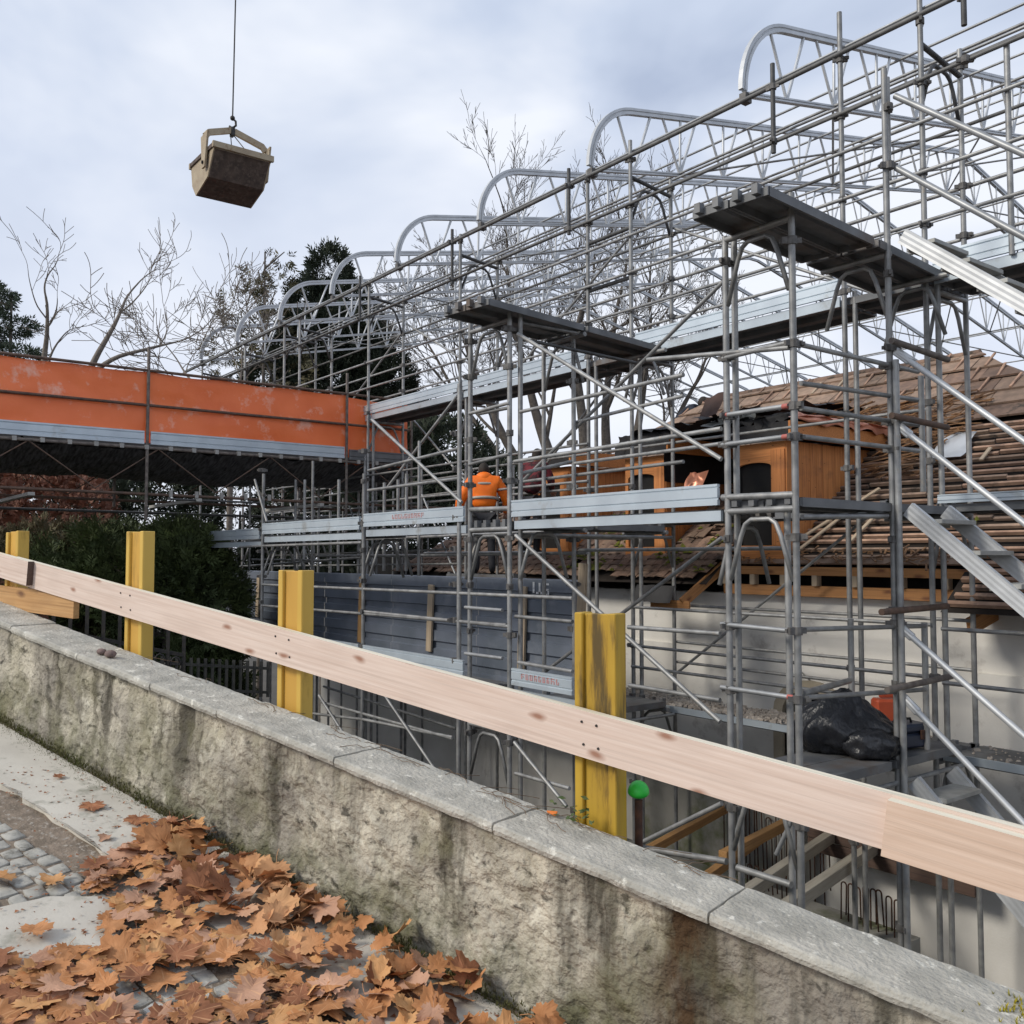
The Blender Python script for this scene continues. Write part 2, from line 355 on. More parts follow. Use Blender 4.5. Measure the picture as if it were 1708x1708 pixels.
structure(ob('concrete_patch', slab('concrete_patch', patch, .018, .05, 'pavement')))
# setts of the street
def inside(pt, poly):
    x, y = pt; r = False
    for i in range(len(poly)):
        (x1, y1), (x2, y2) = poly[i - 1], poly[i]
        if (y1 > y) != (y2 > y) and x < (x2 - x1) * (y - y1) / (y2 - y1) + x1: r = not r
    return r
setts = []
for k in range(7):
    rr = random.Random(40 + k); bm = bmesh.new(); lx, ly = rr.uniform(.044, .062), rr.uniform(.034, .046)
    ring = [(lx * .95, -ly), (lx, -ly * .5), (lx * .97, ly * .6), (lx * .8, ly), (0, ly * 1.03), (-lx * .9, ly * .95), (-lx, ly * .3), (-lx * .93, -ly * .9), (0, -ly * 1.02)]
    ring = [(a * rr.uniform(.82, 1.06), b * rr.uniform(.82, 1.06)) for a, b in ring]
    lo = [bm.verts.new((a, b, -.05)) for a, b in ring]; mi = [bm.verts.new((a, b, .006)) for a, b in ring]
    hi = [bm.verts.new((a * .955, b * .94, .0095 + rr.uniform(-.004, .003))) for a, b in ring]; n = len(ring)
    for i in range(n):
        j = (i + 1) % n; bm.faces.new((lo[i], lo[j], mi[j], mi[i])); bm.faces.new((mi[i], mi[j], hi[j], hi[i]))
    bm.faces.new(hi); setts.append(bm_mesh('sett', bm, 'sett'))
cand = []
row = 0; o = .70
while o < 2.9:
    s = -2.5 + (row % 2) * .055
    while s < 6:
        if not (s > 3.2 and o < 1.1) and not inside((s, o), patch): cand.append((s + rs.uniform(-.012, .012), o + rs.uniform(-.009, .009)))
        s += .118
    o += .088; row += 1
gslope = Matrix((tuple(WD + Vector((0, 0, .148))), tuple(-NR + Vector((0, 0, .03))), (0, 0, 1))).transposed()
gx = (WD + Vector((0, 0, .148))).normalized(); gy = (-NR + Vector((0, 0, .03))); gzv = gx.cross(gy).normalized(); gy = gzv.cross(gx)
if gzv.z < 0: gzv = -gzv; gy = -gy
GM = Matrix((gx, gy, gzv)).transposed().to_4x4()
def near_cam(c): return (S(c[0], c[1], gz(*c)) - Vector((-3.3, .75, 0))).length
cand.sort(key=near_cam)
restV, restF = [], []
for i, (s, o) in enumerate(cand):
    M = Matrix.Translation(S(s, o, gz(s, o) + rs.uniform(-.009, .001))) @ GM @ Matrix.Rotation(rs.uniform(-.1, .1), 4, 'Z') @ Matrix.Rotation(rs.uniform(-.05, .05), 4, 'X')
    me = setts[rs.randrange(7)]
    if i < 300: ob('sett', me, street, M)
    else:
        k = len(restV); restV += [M @ v.co for v in me.vertices]; restF += [tuple(a + k for a in p.vertices) for p in me.polygons]
stuff(ob('sett', meshify('setts', restV, restF, 'sett', True), street))

# ---------------------------------------------------------------- retaining wall
def wall_material():
    m = mat('wall', (.60, .55, .44), (.40, .37, .30), scale=5.5, rough=.95, bump=.9, bscale=30, bdist=.035, lo=.36, hi=.66, c3=(.70, .66, .54), scale3=9, lo3=.54, hi3=.66, detail=8)
    t = m.node_tree; b = t.nodes['Principled BSDF']
    src = nd(t, 'ShaderNodeAttribute', attribute_name='wall_sh')     # s along the wall, h above the street
    def mixin(color, fac):
        x = nd(t, 'ShaderNodeMixRGB'); x.inputs['Color2'].default_value = (*color, 1)
        t.links.new(fac, x.inputs['Fac']); old = b.inputs['Base Color'].links[0].from_socket
        t.links.new(old, x.inputs['Color1']); t.links.new(x.outputs[0], b.inputs['Base Color'])
    def nz_(scale, st, lo, hi, det=5):
        mp_ = nd(t, 'ShaderNodeMapping'); mp_.inputs['Scale'].default_value = st; t.links.new(src.outputs['Vector'], mp_.inputs['Vector'])
        n = nd(t, 'ShaderNodeTexNoise'); n.inputs['Scale'].default_value = scale; n.inputs['Detail'].default_value = det; n.inputs['Roughness'].default_value = .62
        t.links.new(mp_.outputs[0], n.inputs['Vector'])
        r = nd(t, 'ShaderNodeMapRange'); r.inputs['From Min'].default_value = lo; r.inputs['From Max'].default_value = hi
        t.links.new(n.outputs['Fac'], r.inputs['Value']); return r.outputs[0]
    def mul(a, c):
        q = nd(t, 'ShaderNodeMath', operation='MULTIPLY'); t.links.new(a, q.inputs[0])
        if isinstance(c, float): q.inputs[1].default_value = c
        else: t.links.new(c, q.inputs[1])
        return q.outputs[0]
    sp = nd(t, 'ShaderNodeSeparateXYZ'); t.links.new(src.outputs['Vector'], sp.inputs[0])
    def ramp(v, a, c):
        r = nd(t, 'ShaderNodeMapRange'); r.inputs['From Min'].default_value = a; r.inputs['From Max'].default_value = c; t.links.new(v, r.inputs['Value']); return r.outputs[0]
    mixin((.20, .18, .15), mul(nz_(2.2, (1, .8, 1), .50, .66, 9), .7))
    mixin((.17, .15, .13), mul(nz_(.9, (1, 1.1, 1), .46, .60, 9), .75))         # grey weathered areas
    mixin((.05, .045, .036), mul(nz_(11, (1, 1.3, 1), .56, .66, 8), .85))          # dark pits
    mixin((.05, .044, .03), mul(mul(nz_(3.6, (1, .10, 1), .50, .60), ramp(sp.outputs['Y'], -.2, .4)), .85))   # run-off streaks under the cap
    mixin((.085, .088, .03), mul(mul(nz_(5, (1, 1, 1), .38, .6), ramp(sp.outputs['Y'], .40, .02)), .9))      # moss at the foot
    mixin((.15, .14, .06), mul(nz_(1.6, (1.2, 1, 1), .50, .66), .6))
    br = nd(t, 'ShaderNodeMath', operation='ADD'); br.inputs[1].default_value = .62; t.links.new(sp.outputs['X'], br.inputs[0])
    ab = nd(t, 'ShaderNodeMath', operation='ABSOLUTE'); t.links.new(br.outputs[0], ab.inputs[0])
    mixin((.06, .028, .008), mul(mul(ramp(ab.outputs[0], .17, .03), nz_(8, (1, .35, 1), .40, .56)), .9))      # rusty brown run at the joint
    return m
wall_material()
wall = thing('retaining_wall', 'low rough rendered wall with a stone coping, sloping down beside the leaf pile', 'wall', S(0, 0, -.165))
NS, NH = 640, 46; V = []; F = []; att = []
for i in range(NS + 1):
    for j in range(NH + 1):
        s = -6 + 15 * i / NS; zb = gz(s, 0) - .06; zt = capz(s) + .005; z = zb + (zt - zb) * j / NH
        h = z - gz(s, 0); q = Vector((s * 1.0, h, 0))
        d = .030 * noise.noise(q * 2.3) + .020 * noise.noise(q * 6.5 + Vector((3, 1, 5))) + .014 * noise.noise(q * 15) + .010 * noise.noise(q * 34)
        V.append(S(s, -.035 + d, z)); att.append((s, h, 0))
for i in range(NS):
    for j in range(NH):
        a = i * (NH + 1) + j; F.append((a, a + NH + 1, a + NH + 2, a + 1))
wm = meshify('wall_face', V, F, 'wall', True)
at = wm.attributes.new('wall_sh', 'FLOAT_VECTOR', 'POINT'); at.data.foreach_set('vector', np.array(att, np.float32).ravel())
ob('rendered_face', wm, wall)
bm = bmesh.new()
sec = [(-.13, 0), (-.13, 1), (-.275, 1), (-.275, 0)]
r0 = [bm.verts.new(S(s, o, (capz(s) - .004) if t else -4.45)) for s in (-6.,) for o, t in sec]; r1 = [bm.verts.new(S(s, o, (capz(s) - .004) if t else -4.45)) for s in (9.,) for o, t in sec]
for i in range(4): bm.faces.new((r0[i], r0[(i + 1) % 4], r1[(i + 1) % 4], r1[i]))
bm.faces.new(r0); bm.faces.new(r1)
ob('wall_core', bm_mesh('wall_core', bm, 'concrete'), wall)
def cap_stone(s0, s1, seed):
    ns, no = 26, 9; V = []; F = []; rr = random.Random(seed); tilt = rr.uniform(-.006, .006)
    def rough(s, o): q = Vector((s * 9, o * 9, seed)); return .004 * noise.noise(q) + .003 * noise.noise(q * 3)
    rows = []
    for i in range(ns + 1):
        s = s0 + .004 + (s1 - s0 - .008) * i / ns
        if i in (0, ns): s += .006 * noise.noise(Vector((seed, i, 0)))
        e = .008 * noise.noise(Vector((s * 5, seed, 2))) + .005 * noise.noise(Vector((s * 19, seed, 7)))
        z0 = capz(s) + tilt; ring = [S(s, .012 + e, z0 + .002 + .004 * noise.noise(Vector((s * 14, 1, seed)))), S(s, .018 + e, z0 + .02), S(s, .012 + e * .8, z0 + .038)]
        for j in range(no + 1):
            o = .004 - (.29 + .004) * j / no + (e * .6 if j == 0 else 0); k = 1 if 0 < i < ns else .4
            ring.append(S(s, o, z0 + .043 + rough(s, o) * (1 if j else .3) - (.003 if i in (0, ns) else 0)))
        ring.append(S(s, -.292, z0)); rows.append(ring)
    n = len(rows[0])
    for r_ in rows: V += r_
    for i in range(ns):
        for j in range(n):
            k = (j + 1) % n; F.append((i * n + j, i * n + k, (i + 1) * n + k, (i + 1) * n + j))
    F.append(tuple(range(n))); F.append(tuple(ns * n + j for j in range(n))[::-1])
    me = meshify('cap_stone', V, F, 'cap'); bm = bmesh.new(); bm.from_mesh(me); bmesh.ops.recalc_face_normals(bm, faces=bm.faces[:]); bm.to_mesh(me); bm.free()
    return me
joints = [-5.5, -4.55, -3.6, -2.62, -1.68, -.743, .178, 1.106, 2.0, 2.62, 3.42, 4.3, 5.2, 6.1, 7.0, 8.]
for i in range(len(joints) - 1): ob('cap_stone', cap_stone(joints[i], joints[i + 1], i * 3 + 1), wall)
# moss tufts along the foot of the wall
def tufts(n, fn, size, seed):
    rr = random.Random(seed); V = []; F = []
    for _ in range(n):
        p = fn(rr)
        if p is None: continue
        for b in range(4):
            a = rr.uniform(0, 6.28); l = size * rr.uniform(.4, 1.2); d = Vector((math.cos(a) * l * .6, math.sin(a) * l * .6, l)); wv = Vector((-math.sin(a), math.cos(a), 0)) * l * .16
            k = len(V); V += [p - wv, p + wv, p + d]; F.append((k, k + 1, k + 2))
    return V, F
mat('moss_green', (.085, .095, .022), (.12, .105, .045), scale=6, rough=1)
V, F = tufts(8200, lambda r: (lambda s, o: S(s, o, gz(s, o) + .01 + max(0, (.05 - o)) * r.uniform(0, 1.2)))(r.uniform(-1.6, 6.5), abs(r.gauss(0, .05)) + .003), .018, 5)
stuff(ob('moss', meshify('moss', V, F, 'moss_green'), wall))
V, F = tufts(110, lambda r: (lambda s, o: S(s, o, capz(s) + .04))(r.gauss(-1.66, .05), r.gauss(-.17, .05)), .016, 6)
mat('moss_yellow', (.38, .30, .01), (.22, .2, .02), scale=30, rough=1)
stuff(ob('moss_cushion', meshify('moss_cushion', V, F, 'moss_yellow'), wall))
# bare creeper twigs lying along the back edge of the coping
tw = []
rr = random.Random(12)
for k in range(34):
    s = rr.choice([rr.uniform(-.55, .55), rr.uniform(-.35, 3.2)]); p = S(s, -.25, capz(s) + .046); pts = [p.copy()]
    d = WD * rr.uniform(-1, 1) + NR * rr.uniform(-.35, .35)
    for i in range(7):
        d = (d + Vector((rr.uniform(-.5, .5), rr.uniform(-.5, .5), 0))).normalized(); p = p + d * .03
        rel = p - W0; s_, o_ = rel.dot(WD), rel.dot(NR)
        p.z = capz(s_) + .048 + abs(rr.gauss(0, .006)) if o_ > -.3 else p.z - .006
        pts.append(p.copy())
    tw.append(rod_path(pts, .0016, 4))
mat('twig', (.13, .085, .055), (.20, .14, .09), scale=20, rough=.9)
V, F = merge(tw)
tag(stuff(ob('creeper_twigs', meshify('creeper_twigs', V, F, 'twig'))), 'dry brown creeper twigs straggling over the back of the wall coping', 'creeper')
# ivy at the foot of the nearest post
V = []; F = []; rr = random.Random(4)
for k in range(26):
    p = S(rr.uniform(-.12, .10), rr.uniform(-.27, -.24), capz(0) + .05 + abs(rr.gauss(0, .045))); a = rr.uniform(0, 6.28); sz = rr.uniform(.010, .02)
    u = Vector((math.cos(a), math.sin(a), rr.uniform(-.3, .5))).normalized(); v = u.cross(Vector((0, -.6, .8))).normalized()
    k0 = len(V); V += [p - u * sz, p + v * sz * .6, p + u * sz * 1.2, p - v * sz * .6]; F.append((k0, k0 + 1, k0 + 2, k0 + 3))
mat('ivy', (.05, .085, .02), (.09, .11, .03), scale=30, rough=.6)
tag(stuff(ob('ivy_plant', meshify('ivy_plant', V, F, 'ivy'))), 'little green ivy at the foot of the widest yellow post', 'ivy')
# pebbles and an orange scrap lying on the coping
for i, (s, o, sz, lab) in enumerate(((3.33, -.09, .036, 'left one of two reddish pebbles on the coping'), (3.24, -.10, .044, 'right, larger one of two reddish pebbles on the coping'))):
    bm = bmesh.new(); bmesh.ops.create_icosphere(bm, subdivisions=2, radius=1)
    for v in bm.verts: v.co = Vector((v.co.x * sz, v.co.y * sz * .8, v.co.z * sz * .55)) * (1 + .14 * noise.noise(v.co * 1.4 + Vector((i * 9, 0, 0))))
    tag(ob('pebble', bm_mesh('pebble', bm, 'pebble', True), None, Matrix.Translation(S(s, o, capz(s) + .043 + sz * .45))), lab, 'pebble', 'pebbles on the coping')
bm = bmesh.new(); bm_box(bm, -.022, .022, -.009, .009, -.004, .004)
for v in bm.verts: v.co += Vector((0, 0, .006 * v.co.x / .022 * (1 if v.co.y > 0 else -1)))
mat('scrap', (.75, .2, .03), rough=.6)
tag(ob('plastic_scrap', bm_mesh('plastic_scrap', bm, 'scrap', bevel=.002), None, Matrix.Translation(S(.08, -.255, capz(.08) + .055)) @ Matrix.Rotation(.3, 4, 'Z')), 'small orange plastic scrap on the coping left of the widest post', 'plastic scrap')

# ---------------------------------------------------------------- yellow formwork posts and planks
def formwork_post(s, top, lab, my, mw, cut=0):
    th = thing('formwork_post', lab, 'post', S(s, -.36, capz(s) - .6), 'yellow timber formwork posts along the wall')
    M = Matrix((WD, NR, (0, 0, 1))).transposed().to_4x4(); M.translation = S(s, -.37, 0); z0 = capz(s) - .75
    for sx, e in ((-1, 0.), (1, cut)):
        bm = bmesh.new(); x0 = sx * .10; bm_box(bm, min(x0, x0 - sx * .04), max(x0, x0 - sx * .04), -.042, .042, z0, top - e)
        ob('flange', bm_mesh('flange', bm, my, bevel=.004), th, M)
    bm = bmesh.new(); bm_box(bm, -.0595, .0595, -.024, .024, z0, top - .004)
    ob('web', bm_mesh('web', bm, mw, bevel=.003), th, M)
    return th
formwork_post(-.082, 1.372, 'worn yellow post, nearest and widest of the row', 'yellow_old', 'yellow_old')
formwork_post(1.85, 1.532, 'clean yellow post in front of the blue-grey hoarding', 'yellow', 'yellow_web')
formwork_post(3.39, 1.768, 'yellow post in front of the dark yew hedge', 'yellow', 'yellow_web')
formwork_post(5.08, 1.80, 'yellow post at the left edge behind the plank end', 'yellow', 'yellow_web', .01)
# rails: the boards nailed to the street side of the posts
def rail(lab, sa, sb, off, za, zb, ht, m, mt=None, thk=.044, me_end=None):
    th = thing('wooden_plank', lab, 'plank', S(sa, off, za - ht), 'planks nailed along the yellow posts')
    a = S(sa, off, za - ht / 2); b = S(sb, off, zb - ht / 2); M, L = frame_x(a, b)
    bm = bmesh.new(); bm_box(bm, 0, L, -thk / 2, thk / 2, -ht / 2, ht / 2)
    bmesh.ops.subdivide_edges(bm, edges=[e for e in bm.edges if abs((e.verts[0].co - e.verts[1].co).x) > .1], cuts=40)
    for v in bm.verts: v.co.y += .004 * noise.noise(Vector((v.co.x * .8, 1, sa))); v.co.z += .0022 * noise.noise(Vector((v.co.x * 2.4, 5, sa)))
    bmesh.ops.recalc_face_normals(bm, faces=bm.faces[:])
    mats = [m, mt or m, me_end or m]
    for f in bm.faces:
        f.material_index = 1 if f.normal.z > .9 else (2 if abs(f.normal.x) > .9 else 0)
    ob('board', bm_mesh('board', bm, mats), th, M)
    return th, M, L
long_ = rail('long pale plank crossing the three nearest yellow posts', 4.95, -1.75, -.296, 1.608, .768, .186, 'plank_pale', 'plank_top')
rail('newer plank with big knots overlapping the long one at the right', -1.245, -3.6, -.250, .822, .50, .183, 'plank_new', 'plank_top')
rail('greyish plank end at the left edge, over the orange board', 8.2, 4.61, -.250, 2.02, 1.573, .172, 'plank_pale', 'plank_top', me_end='plank_end')
rail('short orange-brown board at the left edge, lowest of the planks', 8.0, 4.07, -.312, 1.48, 1.352, .166, 'plank_orange', 'plank_orange', thk=.04)
lp = long_[0]
bm = bmesh.new(); bmesh.ops.create_cone(bm, cap_ends=True, segments=8, radius1=.006, radius2=.005, depth=.006); nail = bm_mesh('nail', bm, 'iron')
for s in (-.12, -.05, 1.79, 1.90, 3.34, 3.45):
    for dz in (-.045, -.135): ob('nail', nail, lp, Matrix.Translation(S(s + .01 * dz * 9, -.273, 1.608 + (4.95 - s) / 6.7 * (.768 - 1.608) + dz)) @ align(NR))
# rebar with a green safety cap beside the nearest post
th = thing('capped_rebar', 'rusty bar with a bright green safety cap right of the widest post', 'rebar', S(-.208, -.46, -.2))
tube('bar', S(-.208, -.46, -.4), S(-.208, -.46, .61), .016, 'rust', th, 8)
bm = bmesh.new()
bmesh.ops.create_uvsphere(bm, u_segments=20, v_segments=12, radius=.044)
for v in bm.verts:
    if v.co.z < 0: v.co.z *= .55; v.co.x *= .9 + .1 * (1 + v.co.z / .05); 
    else: v.co.z *= 1.1
ob('cap', bm_mesh('cap', bm, 'green_plastic', True), th, Matrix.Translation(S(-.208, -.46, .64)))

# ---------------------------------------------------------------- fallen plane leaves
def leaf_mesh(seed, m):
    rr = random.Random(seed); L = 1.
    out = []; lobes = [(0, 1.0), (52, .88), (-52, .88), (108, .62), (-108, .62)]
    N = 40
    for i in range(N):
        a = 360 * i / N - 180; r = .50
        for la, lr in lobes:
            d = abs((a - la + 180) % 360 - 180); r = max(r, lr * (1 - (d / 36.) ** 1.1 * .44) if d < 36 else 0)
        r *= 1 + .09 * (1 if i % 2 else -1) * (r > .4) + rr.uniform(-.04, .04)
        if abs(a) > 160: r = .2
        out.append((R(a), r))
    cu = rr.uniform(-.2, .3); ph = rr.uniform(0, 6.28); fold = rr.uniform(-.1, .25); c2 = rr.uniform(.03, .2); ph2 = rr.uniform(0, 6.28); tip = rr.uniform(-.1, .5)
    def P_(a, r):
        x = r * math.cos(a); y = r * math.sin(a)
        z = cu * r * r * math.cos(2 * a + ph) + fold * abs(y) * .8 + c2 * r * r * r * math.cos(5 * a + ph2) * .7 + tip * max(0, x - .35) ** 2 + .05 * noise.noise(Vector((x * 3, y * 3, seed)))
        return (x * (1 - .12 * abs(tip)), y * (1 - .3 * abs(fold)), z)
    V = [P_(0, 0)]; F = []
    for fr in (.36, .7, 1.0):
        for a, r in out: V.append(P_(a, (r if fr == 1 else min(r, .95) * fr)))
    for i in range(N):
        j = (i + 1) % N; F.append((0, 1 + i, 1 + j))
        for q in (0, 1):
            b0, b1 = 1 + q * N, 1 + (q + 1) * N; F.append((b0 + i, b1 + i, b1 + j, b0 + j))
    k = len(V)                                           # stalk
    for t in range(5):
        x = -.15 - .17 * t; y = .05 * math.sin(t * .9 + ph); z = .02 * t * rr.uniform(.5, 1.5); V += [(x, y - .012, z), (x, y + .012, z)]
    for t in range(4): F.append((k + 2 * t, k + 2 * t + 1, k + 2 * t + 3, k + 2 * t + 2))
    return meshify('leaf', V, F, m, False)
for nm in ('leaf_a', 'leaf_b', 'leaf_c', 'leaf_d'):      # paler veins along the lobes
    t = MAT[nm].node_tree; b = t.nodes['Principled BSDF']; tcn = nd(t, 'ShaderNodeTexCoord'); sp = nd(t, 'ShaderNodeSeparateXYZ'); t.links.new(tcn.outputs['Object'], sp.inputs[0])
    an = nd(t, 'ShaderNodeMath', operation='ARCTAN2'); t.links.new(sp.outputs['Y'], an.inputs[0]); t.links.new(sp.outputs['X'], an.inputs[1])
    k = nd(t, 'ShaderNodeMath', operation='MULTIPLY'); k.inputs[1].default_value = 180 / 52 / math.pi * math.pi; t.links.new(an.outputs[0], k.inputs[0])
    k.inputs[1].default_value = 6.9; c = nd(t, 'ShaderNodeMath', operation='COSINE'); t.links.new(k.outputs[0], c.inputs[0])
    r_ = nd(t, 'ShaderNodeMapRange'); r_.inputs['From Min'].default_value = .955; r_.inputs['From Max'].default_value = 1.; r_.inputs['To Max'].default_value = .55; t.links.new(c.outputs[0], r_.inputs['Value'])
    x = nd(t, 'ShaderNodeMixRGB'); x.inputs['Color2'].default_value = (.62, .36, .19, 1); old = b.inputs['Base Color'].links[0].from_socket
    t.links.new(r_.outputs[0], x.inputs['Fac']); t.links.new(old, x.inputs['Color1']); t.links.new(x.outputs[0], b.inputs['Base Color'])
leaves = [leaf_mesh(i, ('leaf_a', 'leaf_b', 'leaf_a', 'leaf_d', 'leaf_c')[i % 5]) for i in range(30)]
rl = random.Random(21); spots = []
def omax(s): return .18 + max(0, 2.34 - s) * 1.45 if s > 1.85 else (.95 + (1.85 - s) * 1.1)
while len(spots) < 1250:
    s = rl.uniform(-1.1, 2.36); o = rl.uniform(.06, 2.6)
    if o > omax(s): continue
    if 1.5 < s < 2.02 and .72 < o < 1.2 and rl.random() < .93: continue
    if s < 1.3 and rl.random() < .22 * (noise.noise(Vector((s * 2.5, o * 2.5, 3))) > .12) * 3: continue
    spots.append((s, o))
spots.sort(key=lambda c: (S(c[0], c[1], 0) - Vector((-3.2, 1.05, 0))).length)
singles = [(2.53, 1.19, .5, 1), (2.31, 1.02, 1.2, 1), (2.25, .93, 2.0, 1), (2.07, .80, .2, 6), (2.75, .26, 2.6, 4), (3.22, .20, .4, 9), (3.32, .62, 1, 2), (2.35, .40, 2, 3), (2.45, .17, 2.4, 4)]
slab_ = {1: 'flat tawny leaf on the setts', 6: 'lobed orange leaf on the setts beside the gutter', 4: 'curled brown leaf alone on the pavement', 9: 'small dark leaf on the pavement', 2: 'brown leaf at the left edge of the pavement', 3: 'small curled leaf on the pavement edge'}
used = {}
def place_leaf(me, s, o, lift, size, M3): return Matrix.Translation(S(s, o, gz(s, o) + lift)) @ GM @ M3 @ Matrix.Scale(size, 4)
LV, LF, LI = [], [], []
fix = [('first of two flat tawny leaves on the setts, at the left edge', 1), ('middle tawny leaf on the setts', 1), ('right tawny leaf on the setts, nearest the gutter', 1), ('lobed orange leaf on the setts just left of the leaf pile', 6), ('curled brown leaf alone in the middle of the pavement', 4),
       ('small dark curled leaf highest up on the pavement', 9), ('brown leaf at the left edge where pavement meets gutter', 2), ('small curled leaf near the pavement edge', 3), ('dark twisted scrap of leaf near the wall foot', 4)]
for (s, o, a, k), (lab, _) in zip(singles, fix):
    o_ = ob('fallen_leaf', leaves[k], None, place_leaf(leaves[k], s, o, .035, .088 if k in (1, 6) else (.10 if k == 4 else .05), Matrix.Rotation(a, 4, 'Z')))
    tag(o_, lab, 'leaf', 'leaves lying apart from the pile')
for i, (s, o) in enumerate(spots):
    pile = max(0, 1 - o / .55) * max(0, min(1, (2.4 - s) * 1.5)) * .10
    lift = .025 + rl.uniform(0, .04) + pile * rl.random()
    tl = .24 if pile < .02 else .7
    M3 = Matrix.Rotation(rl.uniform(-tl, tl), 4, 'X') @ Matrix.Rotation(rl.uniform(-tl, tl), 4, 'Y') @ Matrix.Rotation(rl.uniform(0, 6.28), 4, 'Z')
    if rl.random() < .22: M3 = M3 @ Matrix.Rotation(math.pi, 4, 'X')
    me = leaves[rl.randrange(30)]; M = place_leaf(me, s, o, lift, rl.uniform(.062, .13), M3)
    if i < 290:
        tone = {'leaf_a': 'orange-brown', 'leaf_b': 'pale tawny', 'leaf_c': 'dark brown', 'leaf_d': 'pinkish tan'}[me.materials[0].name]
        zone = 'heaped against the wall' if o < .35 else ('in the middle of the leaf pile' if s > 1.45 or o < .8 else 'at the bottom edge of the leaf pile')
        tag(ob('fallen_leaf', me, None, M), 'dry %s plane leaf %s' % (tone, zone), 'leaf', '%s leaves %s' % (tone, zone))
    else:
        k = len(LV); LV += [M @ v.co for v in me.vertices]; LF += [tuple(q + k for q in p.vertices) for p in me.polygons]; LI += [('leaf_a', 'leaf_b', 'leaf_c', 'leaf_d').index(me.materials[0].name)] * len(me.polygons)
tag(stuff(ob('leaf_litter', meshify('leaf_litter', LV, LF, 'leaf_a', mats=['leaf_a', 'leaf_b', 'leaf_c', 'leaf_d'], fm=LI))), 'litter of dry brown leaves filling the pile by the wall', 'leaf litter')
# crumbs of broken leaf between them
rr = random.Random(77); V = []; F = []
for _ in range(2600):
    s = rr.uniform(-1, 3.6); o = rr.uniform(.05, 1.9)
    if o > omax(min(s, 2.3)) + .3 and rr.random() < .85: continue
    p = S(s, o, gz(s, o) + .018 + rr.uniform(0, .012)); a = rr.uniform(0, 6.28); z = rr.uniform(.004, .014)
    k = len(V); V += [p + Vector((math.cos(a + q * 2.1) * z, math.sin(a + q * 2.1) * z, rr.uniform(-.004, .006))) for q in range(3)]; F.append((k, k + 1, k + 2))
tag(stuff(ob('leaf_crumbs', meshify('leaf_crumbs', V, F, 'leaf_c'))), 'crumbs of broken brown leaf scattered on the setts', 'leaf crumbs')
# ---------------------------------------------------------------- scaffold parts
def coupler_mesh():
    bm = bmesh.new(); bmesh.ops.create_cone(bm, cap_ends=True, segments=10, radius1=.04, radius2=.04, depth=.06)
    bm_box(bm, .026, .075, -.017, .017, -.026, .026); bm_box(bm, .05, .085, -.036, -.012, -.014, .014); bm_box(bm, -.075, -.03, -.012, .012, -.02, .02)
    return bm_mesh('coupler', bm, 'd2')
mat('d2', (.17, .165, .16), (.10, .095, .09), scale=20, rough=.65, metal=.4)
COUP = coupler_mesh()
rc = random.Random(8)
def coupler(p, parent): return ob('coupler', COUP, parent, Matrix.Translation(p) @ Matrix.Rotation(rc.uniform(0, 6.28), 4, 'Z'))
_dk = {}
def deck_mesh(L, W):
    """steel scaffold board: tray with folded edges, ribs beneath and claws at both ends"""
    key = (round(L, 2), round(W, 2))
    if key not in _dk:
        bm = bmesh.new()
        prof = [(-W / 2, 0), (W / 2, 0), (W / 2, -.07), (W / 2 - .022, -.07), (W / 2 - .022, -.012), (W / 6, -.012), (W / 6 - .012, -.03), (-W / 6 + .012, -.03), (-W / 6, -.012), (-W / 2 + .022, -.012), (-W / 2 + .022, -.07), (-W / 2, -.07)]
        a = [bm.verts.new((.02, y, z)) for y, z in prof]; b = [bm.verts.new((L - .02, y, z)) for y, z in prof]; n = len(prof)
        for i in range(n): bm.faces.new((a[i], a[(i + 1) % n], b[(i + 1) % n], b[i]))
        for x0, x1 in ((.0, .02), (L - .02, L)): bm_box(bm, x0, x1, -W / 2 + .004, W / 2 - .004, -.066, -.004)
        for x in (-.022, L + .022):
            for y in (-W / 4, W / 4): bm_box(bm, x - .03, x + .03, y - .026, y + .026, -.05, .024); 
        _dk[key] = bm_mesh('deck', bm, 'deck')
    return _dk[key]
def deck(a, b, W, parent, label=None):
    M, L = frame_x(a, b); return ob('deck', deck_mesh(L, W), parent, M, label)
def decks(a, b, W, n, parent, up=(0, 0, 1)):
    a = Vector(a); b = Vector(b); s = Vector(up).cross((b - a).normalized()); w_ = W / n
    for i in range(n):
        o = s * (-W / 2 + w_ * (i + .5)); deck(a + o, b + o, w_ - .008, parent)
_tb = {}
def toe(a, b, ht, parent, m='toe', label=None):
    """upright toe board with pressed grooves; a and b on its bottom edge"""
    M, L = frame_x(a, b); key = (round(L, 2), round(ht, 2), m)
    if key not in _tb:
        t = .016; prof = [(-t, 0), (-t, ht * .24), (-t * .35, ht * .28), (-t * .35, ht * .33), (-t, ht * .37), (-t, ht * .80), (-t * .4, ht * .84), (-t, ht * .88), (-t, ht), (t, ht), (t, ht * .88), (t * .4, ht * .84), (t, ht * .80), (t, ht * .37), (t * .35, ht * .33), (t * .35, ht * .28), (t, ht * .24), (t, 0)]
        n = len(prof); V = [(0, y, z) for y, z in prof] + [(L, y, z) for y, z in prof]
        F = [(i, (i + 1) % n, n + (i + 1) % n, n + i) for i in range(n)] + [tuple(range(n))[::-1], tuple(range(n, 2 * n))]
        bm = bmesh.new(); me = meshify('toe_board', V, F, m); bm.from_mesh(me); bmesh.ops.recalc_face_normals(bm, faces=bm.faces[:]); bm.to_mesh(me); bm.free(); _tb[key] = me
    return ob('toe_board', _tb[key], parent, M, label)
_gu = {}
